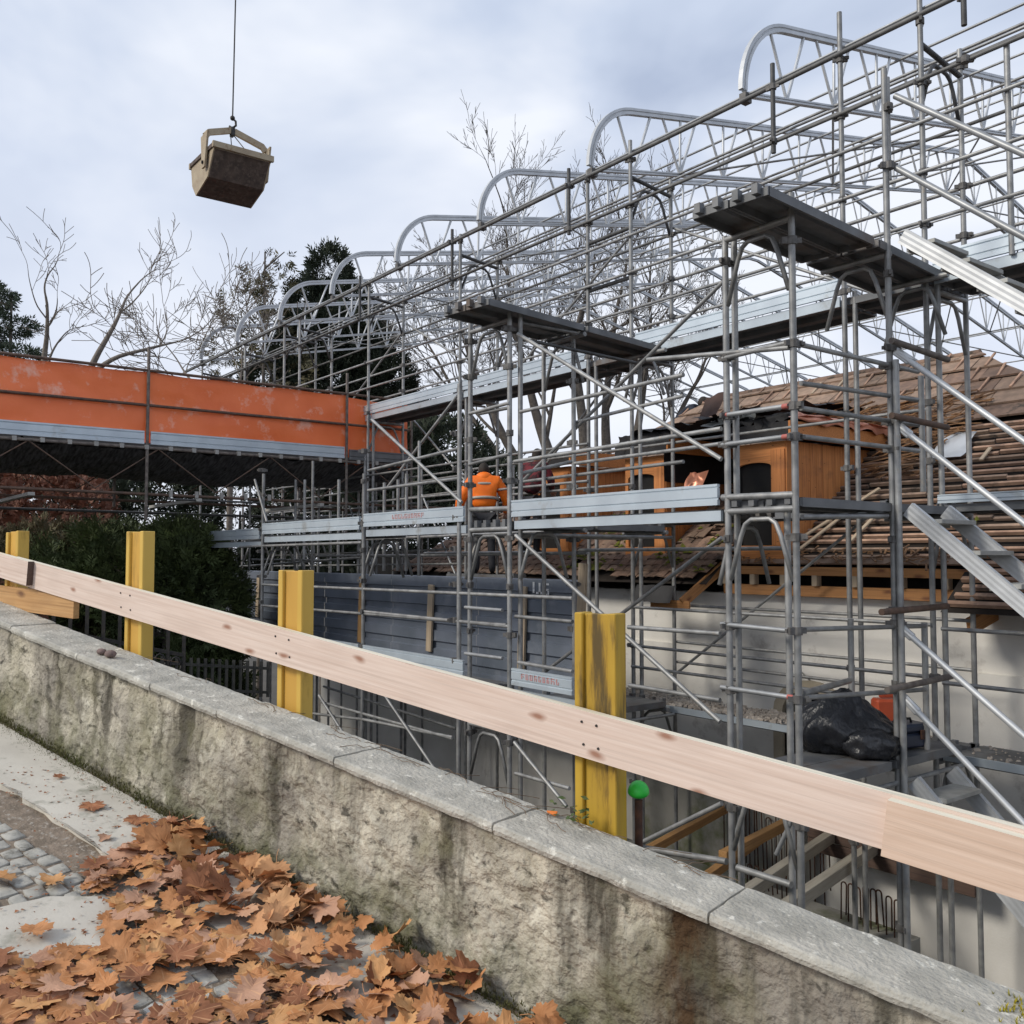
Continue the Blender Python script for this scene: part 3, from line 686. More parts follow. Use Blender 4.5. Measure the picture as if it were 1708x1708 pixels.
def gusset(p, q, parent, m='g', drop=.52, r=.019, name='arch_brace'):
    """bent tube arch under a transom, between two standards p and q (both at transom height)"""
    p = Vector(p); q = Vector(q); key = (tuple(round(x, 2) for x in (q - p)), m, drop)
    if key not in _gu:
        d = q - p; z = Vector((0, 0, 1)); pts = []
        base = [d * .03 - z * drop, d * .2 - z * .18, d * .27 - z * .085, d * .36 - z * .05, d * .64 - z * .05, d * .73 - z * .085, d * .8 - z * .18, d * .97 - z * drop]
        V, F = rod_path(base, r, 8); _gu[key] = meshify('arch_brace', V, F, m, True)
    return ob(name, _gu[key], parent, Matrix.Translation(p))
def corner_brace(p, d, parent, m='g', drop=.45, reach=.3):
    tube('corner_brace', Vector(p) - Vector((0, 0, drop)), Vector(p) + Vector(d) * reach, .017, m, parent, 8)
TR = .0262
def emit(lst, parent):
    for nm, m, *c in lst:
        r = TR if nm in ('standard', 'ledger', 'putlog') else (.0195 if nm == 'guard_rail' else .02)
        tube(nm, c[:3], c[3:], r if m not in ('r', 'r2') else .0265, m, parent, 12 if c[0] > -9 else 8)
T1 =[
('standard', 'g', -4.189, 5.85, -4.4, -4.189, 5.85, 4.345),
('standard', 'g', -4.359, 5.98, -4.4, -4.359, 5.98, 2.058),
('standard', 'g', -4.822, 5.85, -4.4, -4.822, 5.85, 4.186),
('standard', 'g', -4.829, 5.97, -4.4, -4.829, 5.97, 4.203),
('standard', 'g', -4.2, 7.188, -4.4, -4.2, 7.188, 5.747),
('standard', 'g', -4.14, 7.176, -4.4, -4.14, 7.176, 3.241),
('standard', 'g', -4.321, 7.9, 2.184, -4.321, 7.9, 3.22),
('standard', 'g', -4.256, 7.75, -0.049, -4.256, 7.75, 1.039),
('standard', 'g', -4.968, 7.75, -0.23, -4.968, 7.75, 1.033),
('standard', 'g', -4.243, 7.3, 4.828, -4.243, 7.3, 5.722),
('guard_rail', 'g', -4.2, 5.954, 3.207, -4.2, 7.631, 3.206),
('guard_rail', 'g', -4.2, 5.954, 2.914, -4.2, 7.612, 2.959),
('guard_rail', 'g', -4.2, 5.95, 2.723, -4.2, 7.622, 2.741),
('guard_rail', 'g', -4.2, 5.944, 2.509, -4.2, 7.613, 2.517),
('guard_rail', 'g', -4.2, 5.944, 1.905, -4.2, 7.104, 1.941),
('guard_rail', 'g', -4.2, 5.923, 1.067, -4.2, 7.649, 1.016),
('guard_rail', 'g', -4.2, 5.91, 0.565, -4.2, 7.627, 0.479),
('guard_rail', 'l', -4.845, 5.83, 2.736, -4.225, 5.83, 2.732),
('guard_rail', 'l', -4.861, 5.83, 2.501, -4.229, 5.83, 2.503),
('guard_rail', 'l', -4.887, 5.83, 1.072, -4.207, 5.83, 1.057),
('guard_rail', 'l', -4.894, 5.83, 0.574, -4.216, 5.83, 0.57),
('guard_rail', 'g', -5.676, 5.83, 3.328, -4.212, 5.83, 3.169),
('guard_rail', 'g', -4.839, 5.83, 3.195, -4.212, 5.83, 3.209),
('putlog', 'r2', -4.08, 7.015, 3.368, -4.08, 7.915, 3.327),
('putlog', 'r', -4.08, 6.993, 2.751, -4.08, 7.878, 2.729),
('putlog', 'r', -4.08, 6.788, 1.17, -4.08, 7.809, 1.185),
('putlog', 'r2', -4.08, 6.852, 0.554, -4.08, 7.852, 0.586),
('ledger', 'l', -4.133, 7.24, 5.501, -2.6, 7.24, 4.209),
('ledger', 'l', -4.136, 7.24, 4.881, -2.624, 7.24, 3.574),
('ledger', 'g', -4.877, 5.85, 2.08, -4.198, 5.85, 2.067),
('ledger', 'g', -4.2, 5.911, 0.595, -4.7, 7.298, 0.529),
]
T2 =[
('standard', 'g', -7.693, 5.85, -4.4, -7.693, 5.85, 4.279),
('standard', 'g', -7.639, 5.95, -4.4, -7.639, 5.95, 4.239),
('standard', 'g', -8.413, 5.85, -4.4, -8.413, 5.85, 4.235),
('standard', 'g', -7.877, 6.9, -4.4, -7.877, 6.9, 4.289),
('ledger', 'g', -8.426, 5.85, 2.129, -7.693, 5.85, 2.111),
('guard_rail', 'g', -8.399, 5.83, 2.624, -7.667, 5.83, 2.678),
('guard_rail', 'g', -8.401, 5.83, 3.19, -7.667, 5.83, 3.213),
('guard_rail', 'l', -8.474, 5.83, 1.053, -7.791, 5.83, 1.05),
('guard_rail', 'l', -8.472, 5.83, 0.548, -7.79, 5.83, 0.553),
('guard_rail', 'g', -7.7, 5.999, 4.093, -7.7, 6.777, 4.099),
('guard_rail', 'd', -7.7, 5.999, 3.92, -7.7, 7.71, 3.882),
('brace', 'g', -7.7, 5.998, 2.483, -7.7, 6.709, 2.655),
]
F =[
('standard', 'g', -8.625, 5.85, -4.4, -8.625, 5.85, 3.56),
('standard', 'g', -10.848, 5.85, -4.4, -10.848, 5.85, 2.701),
('standard', 'g', -14.201, 5.85, -4.4, -14.201, 5.85, 2.942),
('standard', 'g', -15.42, 6.95, 1.366, -15.42, 6.95, 2.983),
('standard', 'g', -15.048, 6.95, 1.371, -15.048, 6.95, 2.958),
('standard', 'g', -13.749, 6.95, 1.385, -13.749, 6.95, 2.872),
('standard', 'g', -12.255, 6.95, 1.402, -12.255, 6.95, 2.727),
('standard', 'g', -11.848, 6.95, 1.407, -11.848, 6.95, 2.745),
('standard', 'g', -11.61, 6.95, 1.409, -11.61, 6.95, 2.816),
('guard_rail', 'g', -7.611, 5.85, 2.594, -4.882, 5.85, 2.635),
('guard_rail', 'g', -7.868, 6.9, 2.66, -5.753, 6.9, 2.678),
('guard_rail', 'g', -9.018, 6.95, 2.52, -6.282, 6.95, 2.553),
('guard_rail', 'g', -10.745, 5.85, 2.733, -8.642, 5.85, 2.827),
('guard_rail', 'g', -10.741, 5.85, 2.474, -8.64, 5.85, 2.489),
('guard_rail', 'g', -16.979, 6.95, 2.285, -12.792, 6.95, 2.194),
('guard_rail', 'g', -14.209, 5.85, 1.171, -6.703, 5.85, 1.212),
('guard_rail', 'g', -14.198, 5.85, 0.838, -7.745, 5.85, 0.897),
('guard_rail', 'g', -10.845, 5.85, 0.897, -7.693, 5.85, 0.887),
('guard_rail', 'g', -7.591, 5.85, 0.997, -6.704, 5.85, 0.991),
('guard_rail', 'g', -5.954, 5.85, 0.984, -4.917, 5.85, 0.993),
('guard_rail', 'g', -5.943, 5.85, 0.473, -4.924, 5.85, 0.465),
('guard_rail', 'g', -7.541, 5.85, 0.531, -6.706, 5.85, 0.52),
('guard_rail', 'g', -18.014, 6.95, 1.421, -12.956, 6.95, 1.6),
('guard_rail', 'g', -12.961, 6.95, 1.881, -7.806, 6.95, 1.909),
('guard_rail', 'g', -12.957, 6.95, 1.619, -7.708, 6.95, 1.653),
('guard_rail', 'g', -15.175, 5.85, 1.781, -10.909, 5.85, 1.797),
('guard_rail', 'g', -14.241, 5.85, -0.773, -10.822, 5.85, -0.494),
('guard_rail', 'g', -12.047, 5.85, -0.42, -8.745, 5.85, -0.422),
('guard_rail', 'g', -10.822, 5.85, -0.494, -8.745, 5.85, -0.408),
('guard_rail', 'g', -14.228, 6.95, -0.534, -10.319, 6.95, -0.658),
('guard_rail', 'g', -7.592, 5.85, -0.596, -6.755, 5.85, -0.584),
('ledger', 'g', -5.852, 5.85, -0.911, -4.876, 5.85, -0.785),
('ledger', 'g', -4.77, 5.85, -0.804, -4.275, 5.85, -0.801),
('brace', 'g', -7.526, 5.8, 1.827, -4.885, 5.8, 0.306),
('brace', 'g', -5.807, 6.95, 1.788, -8.704, 6.95, 0.126),
('brace', 'g', -7.485, 5.8, 3.9, -4.843, 5.8, 2.382),
('brace', 'g', -5.758, 6.95, 4.242, -8.934, 6.95, 2.5),
('brace', 'g', -10.567, 5.8, 3.377, -8.506, 5.8, 2.21),
('brace', 'g', -10.299, 6.95, 3.774, -12.149, 6.95, 2.658),
('brace', 'g', -12.021, 5.8, -0.321, -10.983, 5.8, -0.897),
('brace', 'g', -10.285, 5.8, -0.044, -8.972, 5.8, -0.84),
('brace', 'g', -7.547, 5.8, -0.269, -6.741, 5.8, -0.741),
('brace', 'g', -14.44, 5.8, 2.86, -13.93, 5.8, 2.164),
('brace', 'g', -5.795, 5.8, -0.863, -4.875, 5.8, -0.327),
('guard_rail', 'g', -7.51, 5.85, 3.1, -5.279, 5.85, 3.135),
('guard_rail', 'g', -7.923, 6.95, 3.134, -6.274, 6.95, 3.213),
('guard_rail', 'g', -8.235, 5.85, 3.171, -7.694, 5.85, 3.168),
]
# ---------------------------------------------------------------- tower beside the stairs (nearest)
t1 = thing('scaffold_tower', 'nearest scaffold tower, its high decks jutting out, black bag on its lowest deck', 'scaffold', (-4.5, 6.6, -4.4), 'scaffold towers in front of the facade')
emit(T1, t1)
for x, xe, y0, y1, z, n in ((-4.37, -4.64, 5.35, 8.3, 4.24, 2), (-4.51, -4.51, 5.9, 8.2, 2.05, 2), (-4.51, -4.51, 5.75, 8.2, -.05, 2)):
    decks((x, y0, z), ((x + xe) / 2, (y0 + y1) / 2 + .1, z), .67, n, t1); decks(((x + xe) / 2, (y0 + y1) / 2 + .16, z), (xe, y1, z), .67, n, t1)
for z in (4.155, 1.965, -.135):
    for y in (5.85, 7.2, 8.15):
        tube('transom', (-4.84, y, z), (-4.18, y, z), TR, 'g', t1)
        if y < 6 or z > 3: gusset((-4.82, y, z - .02), (-4.2, y, z - .02), t1)
for z in (-.2,):
    for x in (-4.2, -4.82): tube('ledger', (x, 5.9, z - .04), (x, 8.3, z - .04), .021, 'g', t1, 8)
for c in ((-4.19, 5.85), (-4.82, 5.85), (-4.2, 7.19)):
    for z in (-1.4, -.35, .56, 1.06, 1.75, 2.5, 2.73, 3.2, 3.98): coupler((c[0], c[1], z), t1)
for z in (4.9, 5.4, 3.35, 2.74, 1.17, .56): coupler((-4.17, 7.19, z), t1)
for a, b in (((-4.21, 5.87, -.2), (-4.42, 5.87, -.62)), ((-4.82, 5.87, -.62), (-4.66, 5.87, -.2))): tube('corner_brace', a, b, .018, 'l', t1, 8)
for x, z in ((-4.225, 2.732), (-4.845, 2.736), (-4.229, 2.503), (-4.207, 1.057), (-4.216, .57)):
    ob('marking_band', unit_cyl('red', 10), t1, Matrix.Translation((x - (.05 if x > -4.5 else 0), 5.83, z)) @ align((1, 0, 0)) @ Matrix.Diagonal((.021, .021, .05, 1)))
# second tower
t2 = thing('scaffold_tower', 'farther scaffold tower behind the worker in orange, with a high jutting deck', 'scaffold', (-8.05, 6.6, -4.4), 'scaffold towers in front of the facade')
emit(T2, t2)
for x, xe, y0, y1, z, n in ((-7.78, -8.22, 5.35, 8.3, 4.2, 2), (-8.05, -8.05, 5.9, 8.2, 1.98, 2), (-8.05, -8.05, 5.9, 8.2, -.1, 2)):
    decks((x, y0, z), ((x + xe) / 2, (y0 + y1) / 2, z), .68, n, t2); decks(((x + xe) / 2, (y0 + y1) / 2 + .06, z), (xe, y1, z), .68, n, t2)
for z in (4.1, 1.9, -.2):
    for y in (5.85, 6.9, 8.2):
        tube('transom', (-8.42, y, z), (-7.68, y, z), TR, 'g', t2)
        if y < 6 or z > 3: gusset((-8.41, y, z - .02), (-7.69, y, z - .02), t2)
    for x in (-7.69, -8.41) if z < 4 else (): tube('ledger', (x, 5.9, z - .06), (x, 8.3, z - .06), .02, 'g', t2, 8)
tube('standard', (-8.41, 6.9, -4.4), (-8.41, 6.9, 4.1), TR, 'g', t2)
for c in ((-7.69, 5.85), (-8.41, 5.85), (-7.9, 6.9)):
    for z in (-1.2, -.3, .8, 1.3, 1.8, 2.4, 2.9, 3.6, 4.0): coupler((c[0], c[1], z), t2)
# front row of the facade scaffold, from the first tower to the hedge
fs = thing('facade_scaffold', 'front scaffold row with toe boards running left from the nearest tower to the hedge', 'scaffold', (-10, 6.2, -4.4), 'scaffold rows along the facade')
emit(F, fs)
bays = [(-7.62, -4.9), (-10.8, -8.5), (-14.15, -10.92), (-16.9, -14.28)]
for i, (xa, xb) in enumerate(bays):
    dz = (0, -.02, -.05, -.12)[i]
    for y in (6.05, 6.38): deck((xa, y, 1.99 + dz), (xb, y, 1.99 + dz), .31, fs)
    toe((xa, 5.83, 2.02 + dz), (xb, 5.83, 2.02 + dz), .17, fs)
    bar('deck_edge', (xa, 5.87, 1.935 + dz), (xb, 5.87, 1.935 + dz), .03, .085, 'toe', fs)
    tube('guard_rail', (xa, 6.75, 1.68 + dz), (xb, 6.75, 1.68 + dz), .018, 'g', fs, 8)
    for x in (xa + .05, xb - .05): gusset((x, 5.87, 1.9 + dz), (x, 6.55, 1.9 + dz), fs)
    for y in (6.05, 6.38): deck((xa, y, .16), (xb if i else -6.68, y, .16), .31, fs)
    xe = -6.68 if i == 0 else xb
    toe((xa, 5.83, .30), (xe, 5.83, .30), .17, fs); bar('deck_edge', (xa, 5.87, .19), (xe, 5.87, .19), .03, .12, 'toe', fs)
    for z in (-.22,): tube('guard_rail', (xa, 6.72, z), (xb, 6.72, z), .016, 'g', fs, 8)
for x in (-10.86, -14.2, -16.9):
    for y in (6.7,): tube('standard', (x, y, 1.35), (x, y, 3.2 if x < -10 else 2.1), .022, 'g', fs, 8)
for x in (-8.7, -10.86, -14.23):
    for z in (.45, .9, 1.3, 1.7, 2.05, 2.6, 3.0): coupler((x, 5.85, z), fs)
# worn red print on two toe boards
def lettering(x0, x1, z, h, y, parent, seed):
    rr = random.Random(seed); bm = bmesh.new(); x = x0
    while x < x1:
        w_ = rr.uniform(.035, .06); k = rr.randrange(4)
        bm_box(bm, x, x + .014, y - .002, y + .002, z, z + h)
        if k != 1: bm_box(bm, x, x + w_, y - .002, y + .002, z + h * .82, z + h)
        if k in (0, 2): bm_box(bm, x, x + w_ * .9, y - .0021, y + .0021, z + h * .42, z + h * .58)
        if k != 2: bm_box(bm, x + w_ - .012, x + w_, y - .0022, y + .0022, z, z + h * rr.choice((1, .5)))
        if k in (1, 3): bm_box(bm, x, x + w_, y - .0023, y + .0023, z, z + h * .18)
        x += w_ + .025
    ob('red_lettering', bm_mesh('red_lettering', bm, 'lettering'), parent)
lettering(-10.05, -9.3, 2.075, .055, 5.812, fs, 3); lettering(-7.45, -6.9, .375, .055, 5.812, fs, 9)
# ---------------------------------------------------------------- main scaffold against the building, carrying the roof
ms = thing('facade_scaffold', 'tall rear scaffold row carrying the arched roof girders over the house', 'scaffold', (-10, 8.7, -4.4), 'scaffold rows along the facade')
MX = [(-4.5, 6.95, 6.7), (-5.36, 7.22, 0), (-8.41, 6.98, 6.65), (-9.23, 6.86, 0), (-12.3, 6.84, 6.62), (-15.35, 6.8, 6.62), (-18.4, 6.8, 6.6), (-19.2, 6.8, 6.6), (-21.5, 6.75, 6.55), (-24.5, 6.75, 6.55)]
for x, zo, zi in MX:
    tube('standard', (x, 8.35, -4.4), (x, 8.35, zo), TR, 'g', ms, 10)
    if zi: tube('standard', (x, 9.1, -4.4 if x > -16 else -4.4), (x, 9.1, zi), TR, 'g', ms, 10)
    if x > -16: tube('standard', (x + .075, 8.42, -4.4), (x + .075, 8.42, 4.3), TR, 'g', ms, 10)
    yi = 9.1 if zi else 9.1
    if zi:
        tube('transom', (x, 8.35, 6.5), (x, 9.1, 6.42), TR, 'd', ms); gusset((x, 8.35, 6.45), (x, 9.1, 6.38), ms, 'd', .5)
        for z in (4.14, 2.02, -.28):
            tube('transom', (x, 8.35, z), (x, 9.1, z), TR, 'g', ms); gusset((x, 8.35, z - .02), (x, 9.1, z - .02), ms, 'g', .52)
    for z in (6.72, 6.12, 5.25, 4.75, 4.3, 3.05, 2.5): coupler((x, 8.35, z), ms)
    if zi:
        for z in (6.52, 5.9, 5.3, 4.8): coupler((x, 9.1, z), ms)
for z in (.5, -1.2):
    for x in (-4.5, -5.36, -8.41): coupler((x, 8.35, z), ms)
tube('standard', (-3.71, 8.35, 4.25), (-3.71, 8.35, 6.15), TR, 'g', ms); tube('standard', (-1.5, 8.35, -4.4), (-1.5, 8.35, 7), TR, 'g', ms)
tube('ledger', (-1.2, 8.31, 6.77), (-26.2, 8.31, 6.72), .0265, 'd3', ms) if 'd3' in MAT else tube('ledger', (-1.2, 8.31, 6.77), (-26.2, 8.31, 6.72), .0265, 'g', ms)
tube('ledger', (-1.2, 8.40, 6.87), (-26.2, 8.40, 6.82), .016, 'l', ms)
tube('ledger', (-1.2, 9.1, 6.58), (-26.2, 9.1, 6.53), .0265, 'd3', ms); tube('ledger', (-1.2, 9.16, 6.68), (-26.2, 9.16, 6.64), .016, 'l', ms)
for y, z, x1 in ((8.31, 6.13, -26), (9.14, 5.92, -26), (8.31, 5.24, -22), (8.31, 4.76, -22), (9.14, 5.3, -22), (9.14, 4.78, -22), (8.31, 5.72, -12.3), (9.14, 5.6, -16)):
    tube('guard_rail', (-1.2, y, z), (x1, y, z), .0195, 'd3' if z > 5.9 else 'g', ms, 8)
for y in (8.31, 9.14):
    for z, x0, x1 in ((3.12, -4.9 if y > 9 else -9.2, -20), (2.62, -9.2, -20), (.98, -4.5, -8.4), (.5, -4.5, -8.4), (.24, -5.3, -8.4)):
        tube('guard_rail', (x0, y, z), (x1, y, z), .0185, 'g', ms, 8)
for z in (.46, .95): tube('guard_rail', (-4.4, 8.31, z), (-1.2, 8.31, z), .0195, 'g', ms, 8)
for a, b in (((-8.41, 6.9), (-9.23, 5.9)), ((-8.41, 6.12), (-9.23, 6.3)),): pass
for x0, x1, z in ((-8.41, -9.23, 5.85), (-8.41, -9.23, 5.2)): tube('putlog', (x0, 8.37, z), (x1, 8.37, z), .0265, 'd', ms)
for x, z0, z1 in ((-6.15, 7.0, 6.0), (-9.55, 6.98, 6.05), (-12.45, 6.95, 6.05), (-4.05, 6.95, 6.45), (-15.6, 6.95, 6.1)):
    tube('spigot_tube', (x, 8.29, z0), (x, 8.29, z1), .026, 'd', ms); coupler((x, 8.29, 6.74), ms); coupler((x, 8.29, 6.13), ms)
DX = [-1.3, -4.46, -5.4, -8.37, -9.27, -12.26, -15.3, -18.36, -21.4]
for i in range(len(DX) - 1):
    xa, xb = DX[i + 1] + .03, DX[i] - .03
    for y in (8.56, 8.9): deck((xa, y, 4.24), (xb, y, 4.24), .325, ms)
    if not (i in (1, 3)): toe((xa, 8.36, 4.28), (xb, 8.36, 4.28), .17, ms); bar('deck_edge', (xa, 8.385, 4.215), (xb, 8.385, 4.215), .025, .1, 'toe', ms)
    for y in (8.56, 8.9):
        deck((xa, y, 2.09), (xb, y, 2.09), .325, ms)
        if i < 6: deck((xa, y, -.2), (xb, y, -.2), .325, ms)
    if i == 0: toe((xa, 8.36, 2.1), (xb, 8.36, 2.1), .08, ms)
    if i < 4: bar('deck_edge', (xa, 8.36, -.215), (xb, 8.36, -.215), .03, .07, 'toe', ms)
for i, (x0, x1, z0, z1) in enumerate(((-9.3, -12.2, 4.4, 2.2), (-12.3, -15.3, 2.2, 4.4), (-5.4, -8.4, 4.4, 6.0), (-9.25, -12.25, 6.1, 4.4), (-12.3, -15.3, 4.5, 6.1), (-15.4, -18.3, 6.0, 4.5), (-5.4, -8.4, 2.2, .1))):
    tube('brace', (x0, 9.14, z0), (x1, 9.14, z1), .019, 'g', ms, 8)
# rubble lying on the lower decks
V = []; F = []; rr = random.Random(31)
def chunk(p, sz, flat=.35):
    k = len(V); a = rr.uniform(0, 6.28); c, s_ = math.cos(a), math.sin(a)
    for x, y, z in ((-1, -.6, -1), (1, -.7, -1), (.8, .6, -1), (-.9, .7, -1), (-.7, -.5, 1), (.8, -.4, 1), (.6, .5, 1), (-.6, .4, 1)):
        x *= sz * rr.uniform(.6, 1.2); y *= sz * rr.uniform(.4, .9); V.append(p + Vector((x * c - y * s_, x * s_ + y * c, z * sz * flat)))
    for q in ((4, 5, 6, 7), (0, 1, 5, 4), (1, 2, 6, 5), (2, 3, 7, 6), (3, 0, 4, 7)): F.append(tuple(k + i for i in q))
for _ in range(1700):
    x = rr.uniform(-9.2, -4.9); y = rr.uniform(8.44, 9.05); chunk(Vector((x, y, -.19 + rr.uniform(0, .015))), abs(rr.gauss(.012, .018)) + .006)
for _ in range(160):
    x = rr.uniform(-4.4, -1.5); y = rr.uniform(8.44, 9.05); chunk(Vector((x, y, -.19)), abs(rr.gauss(.008, .012)) + .005)
tag(stuff(ob('rubble', meshify('rubble', V, F, 'rubble'))), 'pale plaster rubble spread over the lower scaffold deck by the house wall', 'rubble')
# ---------------------------------------------------------------- arched roof girders
def truss_meshes():
    prof = [(u * .95, v * .76) for u, v in ((-.032, -.062), (.032, -.062), (.032, -.016), (.018, -.010), (.018, .010), (.032, .016), (.032, .062), (-.032, .062), (-.032, .016), (-.018, .010), (-.018, -.010), (-.032, -.016))]
    sl_ = .208; top = []
    for i in range(13):
        a = R(180 - i * 78 / 12); top.append((0, 9.30 + .96 * math.cos(a), 6.90 + 1.0 * math.sin(a)))
    y0, z0 = top[-1][1], top[-1][2]
    top.append((0, y0 + .5, z0 + .5 * sl_)); zr = z0 + (18.45 - y0) * sl_
    half = top + [(0, 18.25, zr - .04)]
    full = half + [(0, 18.45, zr - .01), (0, 18.65, zr - .04)] + [(0, 36.9 - p[1], p[2]) for p in half[::-1]][1:]
    n_ups = []
    for i, p in enumerate(full):
        a = Vector(full[max(i - 1, 0)]); b = Vector(full[min(i + 1, len(full) - 1)]); t = (b - a).normalized(); n_ups.append(Vector((1, 0, 0)).cross(t) if True else 0)
    V, F = sweep(full, prof, ups=n_ups); mt = meshify('top_chord', V, F, 'alu')
    zb = lambda y: 6.86 + (min(y, 36.9 - y) - 8.38) * .209
    V, F = sweep([(0, 8.36, zb(8.36)), (0, 18.3, zb(18.3)), (0, 18.6, zb(18.3)), (0, 28.54, zb(8.36))], [(a, b * .55) for a, b in prof]); mb = meshify('bottom_chord', V, F, 'alu')
    zt = lambda y: z0 + (min(y, 36.9 - y) - y0) * sl_ if min(y, 36.9 - y) > 9.3 else 7.88 - .0
    st = []; y = 8.98; b = [9.15 + .97 * k for k in range(10)]
    prev = 9.15
    for k, yb in enumerate(b):
        st.append((yb - .0, zb(yb), yb - .30 if k == 0 else yb - .36, None)); st.append((yb, zb(yb), yb + .36, None)); st.append((yb + .0, zb(yb), yb + .02, None)) if k else None
    return mt, mb, st, zt, zb
TM, BMs, ST, ZT, ZB = truss_meshes()
names = ['nearest arched roof girder, highest in the picture', 'second arched roof girder from the right', 'third arched roof girder from the right, in front of the bare tree', 'fourth arched roof girder from the right', 'fifth arched roof girder from the right, in front of the dark conifer',
         'sixth arched roof girder from the right, above the orange bridge', 'seventh arched roof girder from the right, second farthest', 'farthest and leftmost arched roof girder']
for k in range(8):
    x = -6.594 - 2.573 * k
    t = thing('roof_girder', names[k], 'roof girder', (x, 8.35, 6.86), 'arched girders of the temporary roof')
    M = Matrix.Translation((x, 0, 0)); ob('top_chord', TM, t, M); ob('bottom_chord', BMs, t, M)
    for (ya, za, yb, _) in ST:
        zt_ = ZT(yb) if yb > 9.3 else 7.8
        tube('strut', (x, ya, za), (x, yb, zt_ - .03), .021, 'alu', t, 6)
        if k < 6: tube('strut', (x, 36.9 - ya, za), (x, 36.9 - yb, zt_ - .03), .017, 'alu', t, 6)
    tube('strut', (x, 8.42, 6.88), (x, 9.0, 6.98), .02, 'alu', t, 6)
    bm = bmesh.new(); bm_box(bm, -.045, .045, -.02, .09, -.09, .02); ob('foot_clamp', bm_mesh('foot_clamp', bm, 'd2'), t, Matrix.Translation((x, 8.35, 6.85)))
rb = thing('roof_bracing', 'long tubes and cross braces tying the arched roof girders together', 'roof bracing', (-15, 18, 6.9))
for y in (10.1, 12.05, 14.0, 15.95, 17.9, 19.2, 21.0, 23.0, 25.0, 27.2): tube('purlin', (-3.2, y, ZB(y) + .02), (-24.9, y, ZB(y) + .02), .0185, 'g', rb, 6)
for y in (11.6, 13.5, 15.5, 17.5, 19.6, 22, 24.4, 26.8): tube('purlin', (-3.2, y, ZT(y) - .08), (-24.9, y, ZT(y) - .08), .0185, 'l', rb, 6)
for k in (-1, 0, 1, 2, 3, 4, 5, 6):
    xa, xb = -6.594 - 2.573 * k, -6.594 - 2.573 * (k + 1)
    for y0, y1 in (((10.1, 14.0), (14.0, 17.9), (19.2, 23), (23, 27)) if k % 2 == 0 else ((12.05, 15.95), (21, 25))):
        tube('cross_brace', (xa, y0, ZB(y0)), (xb, y1, ZB(y1)), .016, 'g', rb, 6)
        if k % 2 == 0: tube('cross_brace', (xb, y0, ZB(y0)), (xa, y1, ZB(y1)), .016, 'g', rb, 6)
# the row of scaffold behind the house that carries the other end
rs_ = thing('facade_scaffold', 'distant scaffold row behind the house under the far end of the roof girders', 'scaffold', (-14, 28.6, -4.4), 'scaffold rows along the facade')
for k in range(-1, 9):
    for y in (28.5, 29.2): tube('standard', (-6.6 - 2.573 * k, y, -4.4), (-6.6 - 2.573 * k, y, 6.85), TR, 'g', rs_, 6)
for z in (6.8, 6.1, 5.2, 4.2, 2.1):
    for y in (28.5, 29.2): tube('ledger', (-3, y, z), (-27.5, y, z), .022, 'g', rs_, 6)
# ---------------------------------------------------------------- aluminium stairs
def rail_c(a, b, h=.125, t=.045):
    """hollow ribbed aluminium stringer"""
    M, L = frame_x(a, b); pr = []
    for i in range(7):
        z = -h / 2 + h * i / 6; pr += [(-t / 2 - (.0 if i % 2 else .0012), z)]
    pr = pr + [(t / 2, h / 2), (t / 2, -h / 2)]
    n = len(pr); V = [(0, y, z) for y, z in pr] + [(L, y, z) for y, z in pr]; F = [(i, (i + 1) % n, n + (i + 1) % n, n + i) for i in range(n)] + [tuple(range(n))[::-1], tuple(range(n, 2 * n))]
    me = meshify('stringer', V, F, 'alu'); bm = bmesh.new(); bm.from_mesh(me); bmesh.ops.recalc_face_normals(bm, faces=bm.faces[:]); bm.to_mesh(me); bm.free()
    return me, M
def stairs(lab, a, b, yn, yf, hand, n):
    t = thing('aluminium_stair', lab, 'stair', (a[0], yn, a[1]), 'aluminium stair flights of the tower')
    for y in (yn, yf):
        me, M = rail_c((a[0], y, a[1]), (b[0], y, b[1])); ob('stringer', me, t, M)
    for i in range(n):
        f = (i + .5) / n; x = a[0] + (b[0] - a[0]) * f; z = a[1] + (b[1] - a[1]) * f
        bm = bmesh.new(); bm_box(bm, -.12, .12, yn + .02, yf - .02, -.018, .018); bm_box(bm, -.12, -.10, yn + .02, yf - .02, -.04, .02)
        ob('step', bm_mesh('step', bm, 'alu_dull', bevel=.003), t, Matrix.Translation((x, 0, z + .02)))
    for (x0, y0, z0, x1, y1, z1) in hand:
        tube('handrail', (x0, y0, z0), (x1, y1, z1), .025, 'alu', t, 12)
        bm = bmesh.new(); bm_box(bm, -.02, .16, -.02, .02, -.035, .035); d = Vector((x1 - x0, y1 - y0, z1 - z0)).normalized()
        M, L = frame_x((x0, y0, z0), (x1, y1, z1)); ob('rail_end', bm_mesh('rail_end', bm, 'alu', bevel=.012), t, M @ Matrix.Translation((-.02, 0, 0)))
mat('alu_dull', (.42, .42, .40), (.31, .31, .29), scale=8, rough=.55, metal=.3)
sl1 = lambda x0, z0, dx, k: (x0 + dx, z0 - dx * k)
stairs('upper aluminium stair flight rising to the high deck at the right edge', (-4.1, 4.29), (-1.55, 2.19), 7.26, 7.86, [], 9)
stairs('middle aluminium stair flight with open treads in front of the roof battens', (-4.1, 2.0), (-1.4, -.30), 7.26, 7.86, [(-4.13, 7.2, 3.3, -1.9, 7.2, 1.40), (-4.14, 7.2, 2.69, -1.7, 7.2, .60)], 9)
